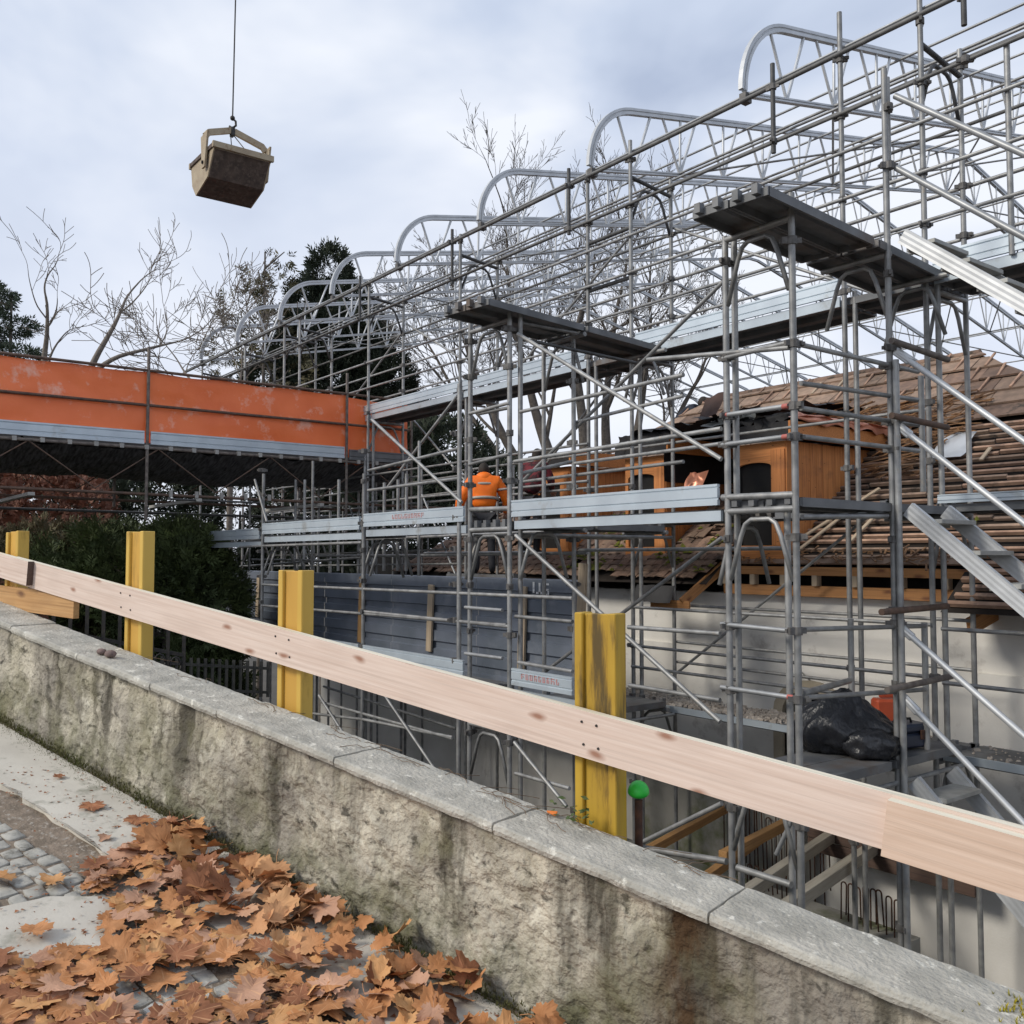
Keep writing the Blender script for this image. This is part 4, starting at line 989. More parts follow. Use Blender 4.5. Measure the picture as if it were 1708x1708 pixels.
stairs('lower aluminium stair flight going down behind the newer plank', (-4.1, -.22), (-1.6, -2.65), 7.26, 7.86, [(-4.16, 7.2, 1.03, -1.6, 7.2, -.96), (-4.12, 7.2, .44, -1.9, 7.2, -1.52)], 9)
# ---------------------------------------------------------------- covered walkway bridge with orange sheeting
br = thing('walkway_bridge', 'scaffold walkway bridge hung with orange sheeting, coming in from the left', 'bridge', (-16, 3, 2.6))
XF, XB = -15.4, -17.3
for y in (-3.6, -1.1, .0, 3.2, 4.43, 7.95):
    pass
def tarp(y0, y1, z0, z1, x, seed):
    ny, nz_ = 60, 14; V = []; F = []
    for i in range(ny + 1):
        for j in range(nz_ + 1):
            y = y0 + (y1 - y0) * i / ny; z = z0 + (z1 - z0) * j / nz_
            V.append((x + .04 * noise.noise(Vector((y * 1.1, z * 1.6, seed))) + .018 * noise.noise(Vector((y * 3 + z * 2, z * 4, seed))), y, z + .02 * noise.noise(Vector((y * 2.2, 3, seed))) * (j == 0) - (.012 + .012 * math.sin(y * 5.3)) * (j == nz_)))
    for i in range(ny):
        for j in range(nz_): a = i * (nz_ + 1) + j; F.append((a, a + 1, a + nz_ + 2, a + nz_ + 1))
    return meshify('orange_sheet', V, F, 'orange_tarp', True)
PY = [-3.3, 0.1, 4.37, 7.92, 9.3]
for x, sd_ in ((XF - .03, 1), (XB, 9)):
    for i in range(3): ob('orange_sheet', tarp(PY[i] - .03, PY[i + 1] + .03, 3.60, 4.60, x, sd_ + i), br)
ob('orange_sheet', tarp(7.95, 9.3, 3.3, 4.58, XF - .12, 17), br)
for y in PY:
    tube('standard', (XF + .03, y, 2.2 if y != 7.92 else 1.9), (XF + .03, y, 5.0 if y < 9 else 4.6), TR, 'r2', br, 8); tube('standard', (XB, y, 2.5), (XB, y, 4.7), TR, 'r2', br, 8)
for z, r in ((4.615, .024), (4.05, .024)):
    tube('rail', (XF + .03, -4, z), (XF + .03, 9.3, z), r, 'r', br, 8); tube('rail', (XB, -4, z), (XB, 9.3, z), r, 'r', br, 8)
for i in range(3): toe((XF + .035, PY[i] + .05, 3.42), (XF + .035, PY[i + 1] - .05, 3.42), .21, br)
toe((XF + .035, 7.97, 3.40), (XF + .035, 9.3, 3.40), .19, br, 'deck')
y = -4.
while y < 9.3:
    ob('clip', unit_box('grey_board'), br, Matrix.Translation((XF + .02, y, 3.37)) @ Matrix.Diagonal((.04, .06, .07, 1))); y += .38
# lattice girders
for x in (XF + .02, XB):
    tube('girder_chord', (x, -4, 3.36), (x, 9.3, 3.36), .0245, 'r2', br, 8); tube('girder_chord', (x, -4, 2.68), (x, 11.5, 2.56), .0245, 'r', br, 8)
    y = -4.
    k = 0
    while y < 9:
        a, b = (3.35, 2.68) if k % 2 else (2.68, 3.35); tube('lattice', (x, y, a), (x, y + .95, b), .011, 'r', br, 6); y += .95; k += 1
for y in (-3, 0.4, 2.7, 5.2, 7.4): bar('cross_tube', (XF + .1, y, 2.55), (XB - .3, y - .1, 2.53), .09, .05, 'grey_board', br)
tube('girder_chord', (XB - .3, -4, 2.46), (XB - .3, 9.5, 2.40), .024, 'd', br, 8)
for k in range(5): 
    y0 = 4.75 + k * .42; bm = bmesh.new(); bm_box(bm, -.02, .02, -.025, .025, -.075, .03); ob('clip', bm_mesh('clip', bm, 'grey_board'), br, Matrix.Translation((XF + .05, y0, 2.66)))
tube('rail', (XF + .06, 4.7, 2.55), (XF + .06, 6.3, 2.54), .018, 'd', br, 8)
# deck and the dark netting slung beneath it
for i, x in enumerate((-15.6, -15.93, -16.26, -16.59, -16.92)):
    for j in range(4): deck((x, -4 + 3.3 * j, 3.45), (x, -.74 + 3.3 * j, 3.45), .32, br)
V = []; F = []; ny, nx = 160, 22
for i in range(ny + 1):
    for j in range(nx + 1):
        y = -4 + 13.4 * i / ny; u = j / nx; x = XF - .03 - 2.1 * u
        V.append((x, y + 1.1 * u * .3, 3.33 - .12 * math.sin(math.pi * u) - .33 * u + .06 * noise.noise(Vector((y * 4 + u * 5, u * 2.5, 3))) + .03 * noise.noise(Vector((y * 9 + u * 9, u * 4, 8))) - .04 * math.sin(y * 1.4) * u))
for i in range(ny):
    for j in range(nx): a = i * (nx + 1) + j; F.append((a, a + 1, a + nx + 2, a + nx + 1))
ob('netting', meshify('netting', V, F, 'netting', True), br)
# trestle legs that carry the bridge at the house end
for x in (XF + .03, XB):
    for y in (8.3, 9.2): tube('standard', (x, y, -4.4), (x, y, 3.5), TR, 'g', br, 8)
# little propping frames seen under the bridge
pf = thing('prop_scaffold', 'tangle of thin scaffold tubes under the house end of the orange bridge', 'scaffold', (-18, 9, -4.4))
rr = random.Random(5)
for x in (-13.3, -14.5, -16.2, -17.6, -19.0, -20.6):
    for y in (9.0, 10.2):
        tube('standard', (x + rr.uniform(-.2, .2), y, -4.4), (x, y, rr.uniform(2.7, 3.3)), .022, 'g', pf, 6)
for z in (1.5, 1.75, 2.45, 2.75, 3.0): tube('ledger', (-12.8, 8.95 + rr.uniform(-.1, .1), z), (-21, 8.95, z - .1), .02, 'g', pf, 6)
for x in (-13.3, -16.2, -19): tube('brace', (x, 9, 1.2), (x - 1.3, 9, 2.9), .018, 'l', pf, 6); tube('ledger', (x, 8.9, 2.5), (x, 10.3, 2.6), .02, 'g', pf, 6)

# ---------------------------------------------------------------- blue-grey hoarding inside the scaffold
ho = thing('hoarding', 'blue-grey ribbed metal hoarding with upright battens behind the pale plank', 'hoarding', (-14, 7.45, -.3))
def ribbed(x0, x1):
    prof = []; z = -.35
    for k in range(6):
        z0 = 1.33 - k * .262
        prof += [(z0, .0), (z0 - .012, -.035), (z0 - .16, -.035), (z0 - .175, .0), (z0 - .25, .0)]
    V = [(x0, 7.46 + d, z) for z, d in prof] + [(x1, 7.46 + d, z) for z, d in prof]; n = len(prof)
    F = [(i, i + 1, n + i + 1, n + i) for i in range(n - 1)]
    V += [(x0, 7.50, 1.33), (x1, 7.50, 1.33)]; F += [(0, n, 2 * n + 1, 2 * n)]
    return meshify('metal_sheet', V, F, 'hoarding')
for x0, x1 in ((-8.36, -10.52), (-10.525, -12.85), (-12.855, -15.2), (-15.205, -17.6), (-17.605, -20.2)): ob('metal_sheet', ribbed(x1, x0), ho)
for x, z0, z1, m in ((-13.78, .2, 1.28, 'plank_orange'), (-11.65, .22, 1.2, 'lath'), (-9.45, .0, 1.23, 'lath'), (-18.15, .4, 1.24, 'lath'), (-8.3, .6, 1.53, 'lath')):
    plank('upright_batten', (x - .04, 7.395, z0), (x + .02, 7.395, z1), .135, .035, m, ho, up=(0, -1, 0))
bm = bmesh.new()
def seg(x, z, sx, sz): bm_box(bm, x, x + sx, 7.418, 7.422, z, z + sz)
seg(-9.27, 1.15, .035, .14); seg(-9.15, 1.14, .035, .14); seg(-9.20, 1.14, .12, .026)
for q in ((-9.05, 1.255, .10, .025), (-9.05, 1.19, .028, .07), (-9.05, 1.185, .10, .024), (-8.975, 1.13, .028, .07), (-9.05, 1.125, .09, .024)): seg(*q)
ob('painted_number', bm_mesh('painted_number', bm, 'white_paint'), ho)
# ---------------------------------------------------------------- the house under repair
house = thing('house', 'pale rendered house with stripped tile roof, bare roof battens and wooden dormers', 'house', (-9, 10, -4.4))
PT = .7813
def rz(y): return 1.55 + (y - 9.5) * PT
def prism(name, poly, d, m, parent, M=None, bevel=0):
    """polygon (list of 3D points) thickened by vector d"""
    bm = bmesh.new(); d = Vector(d); a = [bm.verts.new(p) for p in poly]; b = [bm.verts.new(Vector(p) + d) for p in poly]; n = len(poly)
    bm.faces.new(a); bm.faces.new(b[::-1])
    for i in range(n): bm.faces.new((a[i], b[i], b[(i + 1) % n], a[(i + 1) % n]))
    bmesh.ops.triangulate(bm, faces=[f for f in bm.faces if len(f.verts) > 4])
    return ob(name, bm_mesh(name, bm, m, bevel=bevel), parent, M)
# walls: rough upper band, smoother lower wall pierced by an arched opening, side and back walls
arc = [(-6.68 + .40 * math.cos(R(a)), 9.6, -.28 + .30 * math.sin(R(a))) for a in range(0, 181, 15)]
prism('wall', [(-19.8, 9.6, -4.4), (-7.08, 9.6, -4.4), (-7.08, 9.6, .42), (-19.8, 9.6, .42)], (0, .35, 0), 'plaster', house)
prism('wall', [(-6.28, 9.6, -4.4), (1.2, 9.6, -4.4), (1.2, 9.6, .42), (-6.28, 9.6, .42)], (0, .35, 0), 'plaster', house)
prism('wall', [(-7.08, 9.6, .42), (-7.08, 9.6, -.28), *arc[::-1][1:-1], (-6.28, 9.6, -.28), (-6.28, 9.6, .42)], (0, .35, 0), 'plaster', house)
prism('wall', [(-7.08, 9.6, -4.4), (-6.28, 9.6, -4.4), (-6.28, 9.6, -1.4), (-7.08, 9.6, -1.4)], (0, .35, 0), 'plaster', house)
prism('wall', [(-19.8, 9.64, .42), (1.2, 9.64, .42), (1.2, 9.64, 1.14), (-19.8, 9.64, 1.14)], (0, .31, 0), 'plaster', house)
for x in (-19.8, 1.0): prism('wall', [(x, 9.96, -4.4), (x, 17.3, -4.4), (x, 17.3, 1.2), (x, 9.96, 1.2)], (.2, 0, 0), 'plaster', house)
prism('wall', [(-19.8, 17.1, -4.4), (1.2, 17.1, -4.4), (1.2, 17.1, 1.2), (-19.8, 17.1, 1.2)], (0, .3, 0), 'plaster', house)
so_ = [(-6.68 + .53 * math.cos(R(a)), 9.55, -.28 + .42 * math.sin(R(a))) for a in range(0, 181, 15)]
V, F = [], []
outer = [(-6.15, 9.55, -1.4)] + so_ + [(-7.21, 9.55, -1.4)]; inner = [(-6.28, 9.55, -1.4)] + [(p[0], 9.55, p[2]) for p in arc] + [(-7.08, 9.55, -1.4)]
n = len(outer); V = outer + inner + [(p[0], 9.60, p[2]) for p in outer] + [(p[0], 9.94, p[2]) for p in inner]
for i in range(n - 1): F += [(i, i + 1, n + i + 1, n + i), (i, 2 * n + i, 2 * n + i + 1, i + 1), (n + i, n + i + 1, 3 * n + i + 1, 3 * n + i)]
ob('arch_surround', meshify('arch_surround', V, F, 'stone_trim'), house)
prism('room_dark_sheet', [(-7.6, 10.9, -2), (-5.8, 10.9, -2), (-5.8, 10.9, .4), (-7.6, 10.9, .4)], (0, .05, 0), 'black', house)  # black sheet added behind the arch in place of the room's shade
# eaves timber between the cut roof edge and the wall head
plank('wall_plate', (-7.92, 9.57, 1.20), (-4.72, 9.57, 1.20), .14, .125, 'rafter', house)
plank('eaves_board', (-7.92, 9.47, 1.445), (-4.72, 9.47, 1.43), .03, .10, 'rafter', house)
for x in (-7.86, -7.43, -6.98, -6.53, -6.01, -5.46, -4.96): plank('rafter_end', (x, 9.50, 1.264), (x, 9.50, 1.392), .075, .09, 'lath', house, up=(0, 1, 0))
for x in (-4.55, -4.0, -3.45, -2.9): plank('rafter_end', (x, 9.15, .93), (x, 9.66, 1.05), .085, .15, 'rafter', house)
prism('attic_dark_sheet', [(-19.5, 10.4, 1.0), (.8, 10.4, 1.0), (.8, 10.4, 1.75), (-19.5, 10.4, 1.75)], (0, .05, 0), 'black', house)  # black strip added behind the eaves gap to stand for attic shade
# roof deck (dark, under battens), hipped both ends
def roofq(pts, dn, m, name): return ob(name, meshify(name, [Vector(p) - Vector((0, 0, dn)) for p in pts], [tuple(range(len(pts)))], m), house)
RL, RR_ = (-11.3, 13.3, rz(13.3)), (-6.37, 13.3, rz(13.3))
roofq([(-15.6, 9.55, rz(9.55)), (-1.5, 9.55, rz(9.55)), RR_, RL], .07, 'underroof', 'roof_deck')
roofq([(-15.9, 9.2, rz(9.2)), (-7.95, 9.2, rz(9.2)), (-7.95, 9.56, rz(9.56)), (-15.6, 9.56, rz(9.56))], .06, 'underroof', 'roof_deck')
roofq([(-4.75, 8.95, rz(8.95)), (-.9, 8.95, rz(8.95)), (-1.5, 9.56, rz(9.56)), (-4.75, 9.56, rz(9.56))], .06, 'underroof', 'roof_deck')
roofq([RR_, (-1.5, 9.55, rz(9.55)), (-1.5, 17.1, rz(9.55))], .03, 'tile_a', 'roof_side')
roofq([RL, (-15.6, 17.1, rz(9.55)), (-15.6, 9.55, rz(9.55))], .03, 'tile_a', 'roof_side')
roofq([RL, RR_, (-1.5, 17.1, rz(9.55)), (-15.6, 17.1, rz(9.55))], .03, 'tile_a', 'roof_side')
mat('splinter_dark', (.09, .05, .04), (.05, .03, .025), rough=.8)
rr = random.Random(14)
def xhip_r(y): return RR_[0] + (13.3 - y) * 1.28
def xhip_l(y): return RL[0] - (13.3 - y) * 1.12
def dorm_cut(y):   # spans of x at this y that are free of dormers
    cuts = [(-7.78, -7.0), (-9.78, -9.0), (-11.83, -11.05)] if 9.55 < y < 11.42 else []
    return cuts
def free_spans(x0, x1, cuts):
    sp = [(x0, x1)]
    for a, b in cuts:
        ns = []
        for p, q in sp:
            if b <= p or a >= q: ns.append((p, q)); continue
            if a > p: ns.append((p, a))
            if b < q: ns.append((b, q))
        sp = ns
    return [s for s in sp if s[1] - s[0] > .1]
up = Vector((0, -PT, 1)).normalized()
y = 9.60; k = 0
while y < 11.72:                                        # tile battens, one by one, laid in broken lengths
    x1 = min(xhip_r(y), -1.6); x0 = max(xhip_l(y), -15.4)
    for a, b in free_spans(x0, x1, dorm_cut(y)):
        x = b
        while x > a + .05:
            L = min(rr.uniform(1.2, 3.2), x - a)
            if x - L - a < .3: L = x - a
            dy = rr.uniform(-.012, .012); yy = y + dy
            bar('batten', (x, yy, rz(yy) - .012), (x - L + .01, yy + rr.uniform(-.012, .012), rz(yy) - .012 + rr.uniform(-.006, .008)), rr.uniform(.030, .044), rr.uniform(.030, .042), rr.choice(('batten', 'batten', 'tile_b')), house, up=up)
            x -= L
    y += .1035; k += 1
for j, y in enumerate((9.0, 9.1, 9.2, 9.3, 9.4, 9.5)):   # the lower eaves at the right
    bar('batten', (-1.3, y, rz(y) - .012), (-4.7 + .03 * (j % 3), y, rz(y) - .012), .05, .042, 'batten', house, up=up)
# upper field: weathered boards in overlapping courses with laths up the slope
yc = 11.74; c = 0
while yc < 13.25:
    y1 = min(yc + .30, 13.33)
    xa, xb = xhip_l(yc) + .05, xhip_r(yc) - .05; x = xa
    while x < xb - .05:
        Lx = min(rr.uniform(.35, .95), xb - x); lift = rr.uniform(0, .022)
        cx = x + Lx
        P4 = [Vector((x, yc, rz(yc) + .045 + lift)), Vector((cx - .012, yc, rz(yc) + .045 + lift + rr.uniform(-.004, .004))), Vector((min(cx - .012, xhip_r(y1)), y1, rz(y1) + .012)), Vector((max(x, xhip_l(y1)), y1, rz(y1) + .012))]
        prism('roof_board', P4, (0, .012, -.022), rr.choice(('tile_b', 'tile_a', 'tile_b')), house)
        if rr.random() < .75:
            xs = x + Lx * rr.uniform(.2, .8); bar('lath', (xs, yc + .0, rz(yc) + .062), (xs + rr.uniform(-.03, .03), y1 - .02, rz(y1) + .038), .03, .02, 'lath' if rr.random() < .35 else 'batten', house, up=up)
        x += Lx
    yc += .28; c += 1
for i in range(9):
    x0 = RL[0] + (RR_[0] - RL[0]) * i / 9; x1 = RL[0] + (RR_[0] - RL[0]) * (i + 1) / 9 - .02
    V, F = rod_path([(x0, 13.32, 4.50 + rr.uniform(0, .02)), (x1, 13.32, 4.50 + rr.uniform(0, .02))], .07, 8); ob('ridge_tile', meshify('ridge_tile', V, F, 'tile_a', True), house)
# plain tiles still lying on the left half of the eaves
tl = []
for k in range(5):
    bm = bmesh.new(); bm_box(bm, -.082, .082, 0, .24, 0, .014); bmesh.ops.subdivide_edges(bm, edges=[e for e in bm.edges if abs(e.verts[0].co.x - e.verts[1].co.x) > .1], cuts=2)
    for v in bm.verts: v.co.z += .012 * (1 - (v.co.x / .082) ** 2) * rr.uniform(.6, 1.4) + rr.uniform(-.002, .002); v.co.y += rr.uniform(-.006, .006)
    tl.append(bm_mesh('tile', bm, ('tile_a', 'tile_b', 'tile_a', 'tile_b', 'tile_a')[k]))
sl_a = math.atan(PT); cand = []
for r_ in range(14):
    y = 9.17 + r_ * .098
    x = -8.03 + (r_ % 2) * .085 - max(0, (9.5 - y)) * .6
    while x > xhip_l(y) + .1:
        if not any(a - .08 < x < b + .08 for a, b in dorm_cut(y)) and rr.random() > .06 + .5 * (noise.noise(Vector((x * .9, y * 1.5, 0))) > .22): cand.append((x, y, r_))
        x -= .172
cand.sort(key=lambda c: -c[0]); RV, RF = [], []
for i, (x, y, r_) in enumerate(cand):
    M = Matrix.Translation((x + rr.uniform(-.008, .008), y, rz(y) + .035 + rr.uniform(0, .012))) @ Matrix.Rotation(sl_a - .09 + rr.uniform(-.05, .05), 4, 'X') @ Matrix.Rotation(rr.uniform(-.05, .05), 4, 'Z')
    me = tl[rr.randrange(5)]
    if i < 298: ob('roof_tile', me, house, M)
    else: k = len(RV); RV += [M @ v.co for v in me.vertices]; RF += [tuple(q + k for q in p.vertices) for p in me.polygons]
if RV: stuff(ob('roof_tile', meshify('roof_tiles', RV, RF, 'tile_a'), house))
plank('barge_board', (-7.97, 9.62, 1.52), (-8.16, 8.98, 1.02), .04, .13, 'rafter', house); plank('barge_board', (-8.05, 9.0, 1.0), (-8.7, 8.97, 1.0), .03, .10, 'rafter', house)
# moss cushions
V, F = [], []
for _ in range(900):
    x = rr.choice((rr.gauss(-10.35, .35), rr.gauss(-10.2, .3), rr.gauss(-8.5, .3))); y = rr.uniform(9.25, 10.4)
    if noise.noise(Vector((x * 2.3, y * 3, 9))) < .02: continue
    p = Vector((x, y, rz(y) + .06)); s = rr.uniform(.02, .065)
    k = len(V)
    for q in range(6): V.append(p + Vector((math.cos(q * 1.05) * s, math.sin(q * 1.05) * s * .8, rr.uniform(-.01, .01))))
    V.append(p + Vector((0, 0, s * .7)))
    F += [(k + q, k + (q + 1) % 6, k + 6) for q in range(6)]
for _ in range(26):
    x = rr.gauss(-4.95, .05); y = rr.gauss(9.98, .025); p = Vector((x, y, rz(y) + .05)); s = rr.uniform(.012, .03); k = len(V)
    for q in range(6): V.append(p + Vector((math.cos(q * 1.05) * s, math.sin(q * 1.05) * s * .8, -.01)))
    V.append(p + Vector((0, 0, s))); F += [(k + q, k + (q + 1) % 6, k + 6) for q in range(6)]
mat('roof_moss', (.17, .18, .02), (.09, .10, .018), scale=25, rough=1)
stuff(ob('moss', meshify('roof_moss', V, F, 'roof_moss'), house))
# dormers: boarded cheeks, arched window hole, flat roof with a deep fascia
def dormer(xr, felt, lab):
    xl = xr - .78; yf = 9.575; zt = 3.04
    yb = 9.5 + (zt - 1.55) / PT
    arch = [(xl + .31 - .26 * math.cos(R(a)), 2.745 + .055 * math.sin(R(a))) for a in range(0, 181, 20)]
    low = [(xl, 1.60)] + [(xl + .05, 1.60)] + arch + [(xl + .57, 1.60), (xr, 1.60)]
    bm = bmesh.new(); n = len(low)
    fr = [(bm.verts.new((x, yy, z)), bm.verts.new((x, yy, zt))) for yy in (yf, yf + .04) for x, z in low]
    for k in (0, n):
        for i in range(n - 1):
            if abs(low[i][0] - low[i + 1][0]) > 1e-4: bm.faces.new((fr[k + i][0], fr[k + i + 1][0], fr[k + i + 1][1], fr[k + i][1]))
    for i in range(n - 1): bm.faces.new((fr[i][0], fr[n + i][0], fr[n + i + 1][0], fr[i + 1][0]))
    bm.faces.new((fr[n - 1][0], fr[2 * n - 1][0], fr[2 * n - 1][1], fr[n - 1][1])); bm.faces.new((fr[0][0], fr[0][1], fr[n][1], fr[n][0]))
    face = ob('dormer', bm_mesh('dormer', bm, 'dormer_wood'), house)
    if lab: face['label'] = lab
    prism('sill', [(xl, yf - .012, 1.58), (xr, yf - .012, 1.58), (xr, yf - .012, 1.75), (xl, yf - .012, 1.75)], (0, .05, 0), 'dormer_wood', face)
    prism('corner_board', [(xr - .20, yf - .014, 1.752), (xr, yf - .014, 1.752), (xr, yf - .014, zt - .1), (xr - .20, yf - .014, zt - .1)], (0, .012, 0), 'dormer_board', face)
    prism('window_dark_sheet', [(xl + .02, yf + .07, 1.6), (xr - .04, yf + .07, 1.6), (xr - .04, yf + .07, 3.0), (xl + .02, yf + .07, 3.0)], (0, .03, 0), 'black', face)  # black sheet close behind the hole, painted stand-in for the unlit interior
    y = yf + .005
    while y < yb - .03:                                  # cheek boards, clipped by the roof slope
        y1 = min(y + rr.choice((.13, .15, .18)), yb); o = rr.uniform(0, .006)
        for x, s_ in ((xr, 1), (xl, -1)):
            poly = [(x, y + .002, rz(y) - .03), (x, y1 - .002, rz(y1) - .03), (x, y1 - .002, zt), (x, y + .002, zt)]
            prism('board', poly, (s_ * (.016 + o), 0, 0), 'dormer_board', face)
        y = y1
    prism('fascia', [(xr + .17, yf - .12, zt + .01), (xr + .17, yb + .75, zt + .01), (xr + .17, yb + .75, zt + .22), (xr + .17, yf - .12, zt + .22)], (-.03, 0, 0), 'dormer_wood', face)
    prism('fascia', [(xl - .1, yf - .12, zt + .01), (xr + .138, yf - .12, zt + .01), (xr + .138, yf - .12, zt + .22), (xl - .1, yf - .12, zt + .22)], (0, .03, 0), 'felt', face)
    prism('roof_sheet', [(xl - .1, yf - .1, zt + .2), (xr + .14, yf - .1, zt + .2), (xr + .14, yb + .8, zt + .2), (xl - .1, yb + .8, zt + .2)], (0, 0, .018), 'felt', face)
    return face
d1 = dormer(-7.0, False, 'nearest dormer, its brown boards fully uncovered'); d2 = dormer(-9.0, True, 'middle dormer, draped in black roofing felt'); d3 = dormer(-11.05, False, 'farthest dormer, orange-brown boards behind the worker')
def crumple(x0, x1, y0, y1, z, amp, seed, nx=14, ny=12, slope=0., edge=.05, fr=3.):
    V = []; F = []
    for i in range(nx + 1):
        for j in range(ny + 1):
            x = x0 + (x1 - x0) * i / nx; y = y0 + (y1 - y0) * j / ny
            q = Vector((x * fr, y * fr, seed)); V.append((x + edge * noise.noise(q * 1.7), y + edge * noise.noise(q * 1.3 + Vector((5, 5, 5))), z + slope * (y - y0) + amp * noise.noise(q) + amp * .5 * noise.noise(q * 2.3)))
    for i in range(nx):
        for j in range(ny): a = i * (ny + 1) + j; F.append((a, a + ny + 1, a + ny + 2, a + 1))
    return V, F
V, F = crumple(-7.95, -6.77, 9.5, 11.9, 3.34, .05, 2); ob('copper_sheet', meshify('copper_sheet', V, F, 'copper', True), d1)
def drape(x0, y0, x1, y1, zt, drop, m, seed, parent, name, n=26):
    """a torn sheet edge hanging over a fascia"""
    V = []; F = []; rq = random.Random(seed); nrm = Vector((y1 - y0, x0 - x1, 0)).normalized()
    for i in range(n + 1):
        f = i / n; dr = drop * (.55 + .6 * abs(noise.noise(Vector((f * 6, seed, 0)))) * 2)
        for j in range(5):
            g = j / 4; p = Vector((x0 + (x1 - x0) * f, y0 + (y1 - y0) * f, zt - dr * max(0, g - .25) * 1.33 + .03 * noise.noise(Vector((f * 9, g * 2, seed)))))
            V.append(p + nrm * (.10 * min(g, .4) - .05 + .05 * noise.noise(Vector((f * 8, g * 3, seed + 4)))))
    for i in range(n):
        for j in range(4): a = i * 5 + j; F.append((a, a + 5, a + 6, a + 1))
    ob(name, meshify(name, V, F, m, True), parent)
drape(-6.78, 9.55, -6.78, 11.8, 3.36, .14, 'copper', 3, d1, 'copper_edge'); drape(-7.9, 9.44, -6.85, 9.44, 3.36, .13, 'felt', 8, d1, 'felt_edge')
drape(-7.9, 9.40, -7.3, 9.40, 3.42, .10, 'felt_grey', 18, d1, 'felt_edge'); drape(-9.8, 9.44, -8.8, 9.44, 3.36, .3, 'felt', 12, d2, 'felt_edge')
for i, (x0, x1, y0, y1, z, a, m) in enumerate(((-9.65, -8.05, 9.38, 11.4, 3.38, .12, 'felt'), (-8.25, -7.1, 9.36, 10.3, 3.42, .10, 'felt'), (-8.1, -7.2, 9.30, 9.8, 3.33, .09, 'felt_grey'), (-8.9, -7.9, 10.2, 11.6, 3.62, .13, 'tile_b'), (-8.0, -7.1, 10.3, 11.7, 3.60, .12, 'felt'), (-8.55, -8.2, 9.75, 9.95, 3.52, .05, 'splinter_dark'))):
    V, F = crumple(x0, x1, y0, y1, z, a, i * 5 + 1, edge=.16 if m != 'splinter_dark' else .04, slope=0 if m != 'splinter_dark' else 1.7); ob('felt_sheet', meshify('felt_sheet', V, F, m, True), house)
V, F = [], []                                            # felt hanging down the middle dormer's cheek
for i in range(19):
    for j in range(9):
        y = 9.5 + 2.1 * i / 18; z = 3.28 - .62 * j / 8 * (1 if i < 13 else max(.25, 1 - (i - 12) * .14)); V.append((-8.95 + .03 * noise.noise(Vector((y * 3, z * 2, 1))), y, z + .03 * noise.noise(Vector((y * 2, 0, 4)))))
for i in range(18):
    for j in range(8): a = i * 9 + j; F.append((a, a + 1, a + 10, a + 9))
ob('felt_sheet', meshify('felt_sheet', V, F, 'felt', True), house)
# loose debris: laths and splinters thrown over the roof
V, F = [], []
for _ in range(330):
    x = rr.uniform(-7.8, -5.9); y = rr.uniform(10.7, 12.2); z = rz(y) + .10 + abs(rr.gauss(0, .06))
    if x > -6.85: z = rz(y) + .06 + abs(rr.gauss(0, .05))
    else: z = max(z, 3.38 + abs(rr.gauss(0, .06)))
    a = rr.uniform(-.5, .9); L = rr.uniform(.1, .4); M, _l = frame_x((x, y, z), (x + math.cos(a) * L, y + math.sin(a) * L * .7, z + math.sin(a) * L * .4 + rr.uniform(-.06, .08)))
    k = len(V); V += [M @ Vector(p) for p in ((0, -.014, -.007), (L, -.014, -.007), (L, .014, -.007), (0, .014, -.007), (0, -.014, .007), (L, -.014, .007), (L, .014, .007), (0, .014, .007))]
    F += [tuple(k + q for q in f) for f in ((0, 3, 2, 1), (4, 5, 6, 7), (0, 1, 5, 4), (1, 2, 6, 5), (2, 3, 7, 6), (3, 0, 4, 7))]
mat('splinter', (.33, .18, .085), (.13, .075, .045), scale=7, rough=.9)
tag(stuff(ob('roof_debris', meshify('roof_debris', V, F, 'splinter'))), 'heap of splintered laths and tile scraps on the roof above the nearest dormer', 'debris')
V, F = [], []
for _ in range(120):
    x = rr.uniform(-7.8, -4.8); y = rr.uniform(9.46, 9.66); z = rz(y) + .01 + rr.uniform(0, .02); a = rr.uniform(-3, 3); L = rr.uniform(.03, .13); M, _l = frame_x((x, y, z), (x + math.cos(a) * L, y + math.sin(a) * L * .6, z + math.sin(a) * L * .5))
    k = len(V); V += [M @ Vector(p) for p in ((0, -.010, -.005), (L, -.012, -.005), (L, .012, -.005), (0, .01, -.005), (0, -.01, .006), (L, -.012, .006), (L, .012, .006), (0, .01, .006))]
    F += [tuple(k + q for q in f) for f in ((0, 3, 2, 1), (4, 5, 6, 7), (0, 1, 5, 4), (1, 2, 6, 5), (2, 3, 7, 6), (3, 0, 4, 7))]
tag(stuff(ob('eaves_debris', meshify('eaves_debris', V, F, 'splinter'))), 'splinters and dust along the cut edge of the eaves', 'debris')
bar('eaves_boarding', (-7.9, 9.57, rz(9.57) - .03), (-4.8, 9.57, rz(9.57) - .03), .16, .02, 'tile_b', house, up=up)
for i, (a, b, lab) in enumerate((((-6.22, 9.72, rz(9.72) + .07), (-6.12, 10.1, rz(10.1) + .08), 'short upright lath lying on the battens right of the nearest dormer'), ((-6.85, 9.6, rz(9.6) + .06), (-6.5, 10.25, rz(10.25) + .08), 'long lath leaning along the cheek of the nearest dormer'),
                                 ((-6.9, 9.75, rz(9.75) + .1), (-6.3, 10.5, rz(10.5) + .12), 'second long lath beside the dormer cheek'), ((-5.28, 10.95, rz(10.95) + .06), (-5.26, 11.15, rz(11.15) + .06), 'small pale wood offcut lying high on the battens'))):
    M, L = frame_x(a, b, up); tag(ob('loose_lath', block('loose_lath', L, .05, .022, 'lath'), None, M), lab, 'lath', 'laths lying loose on the roof')
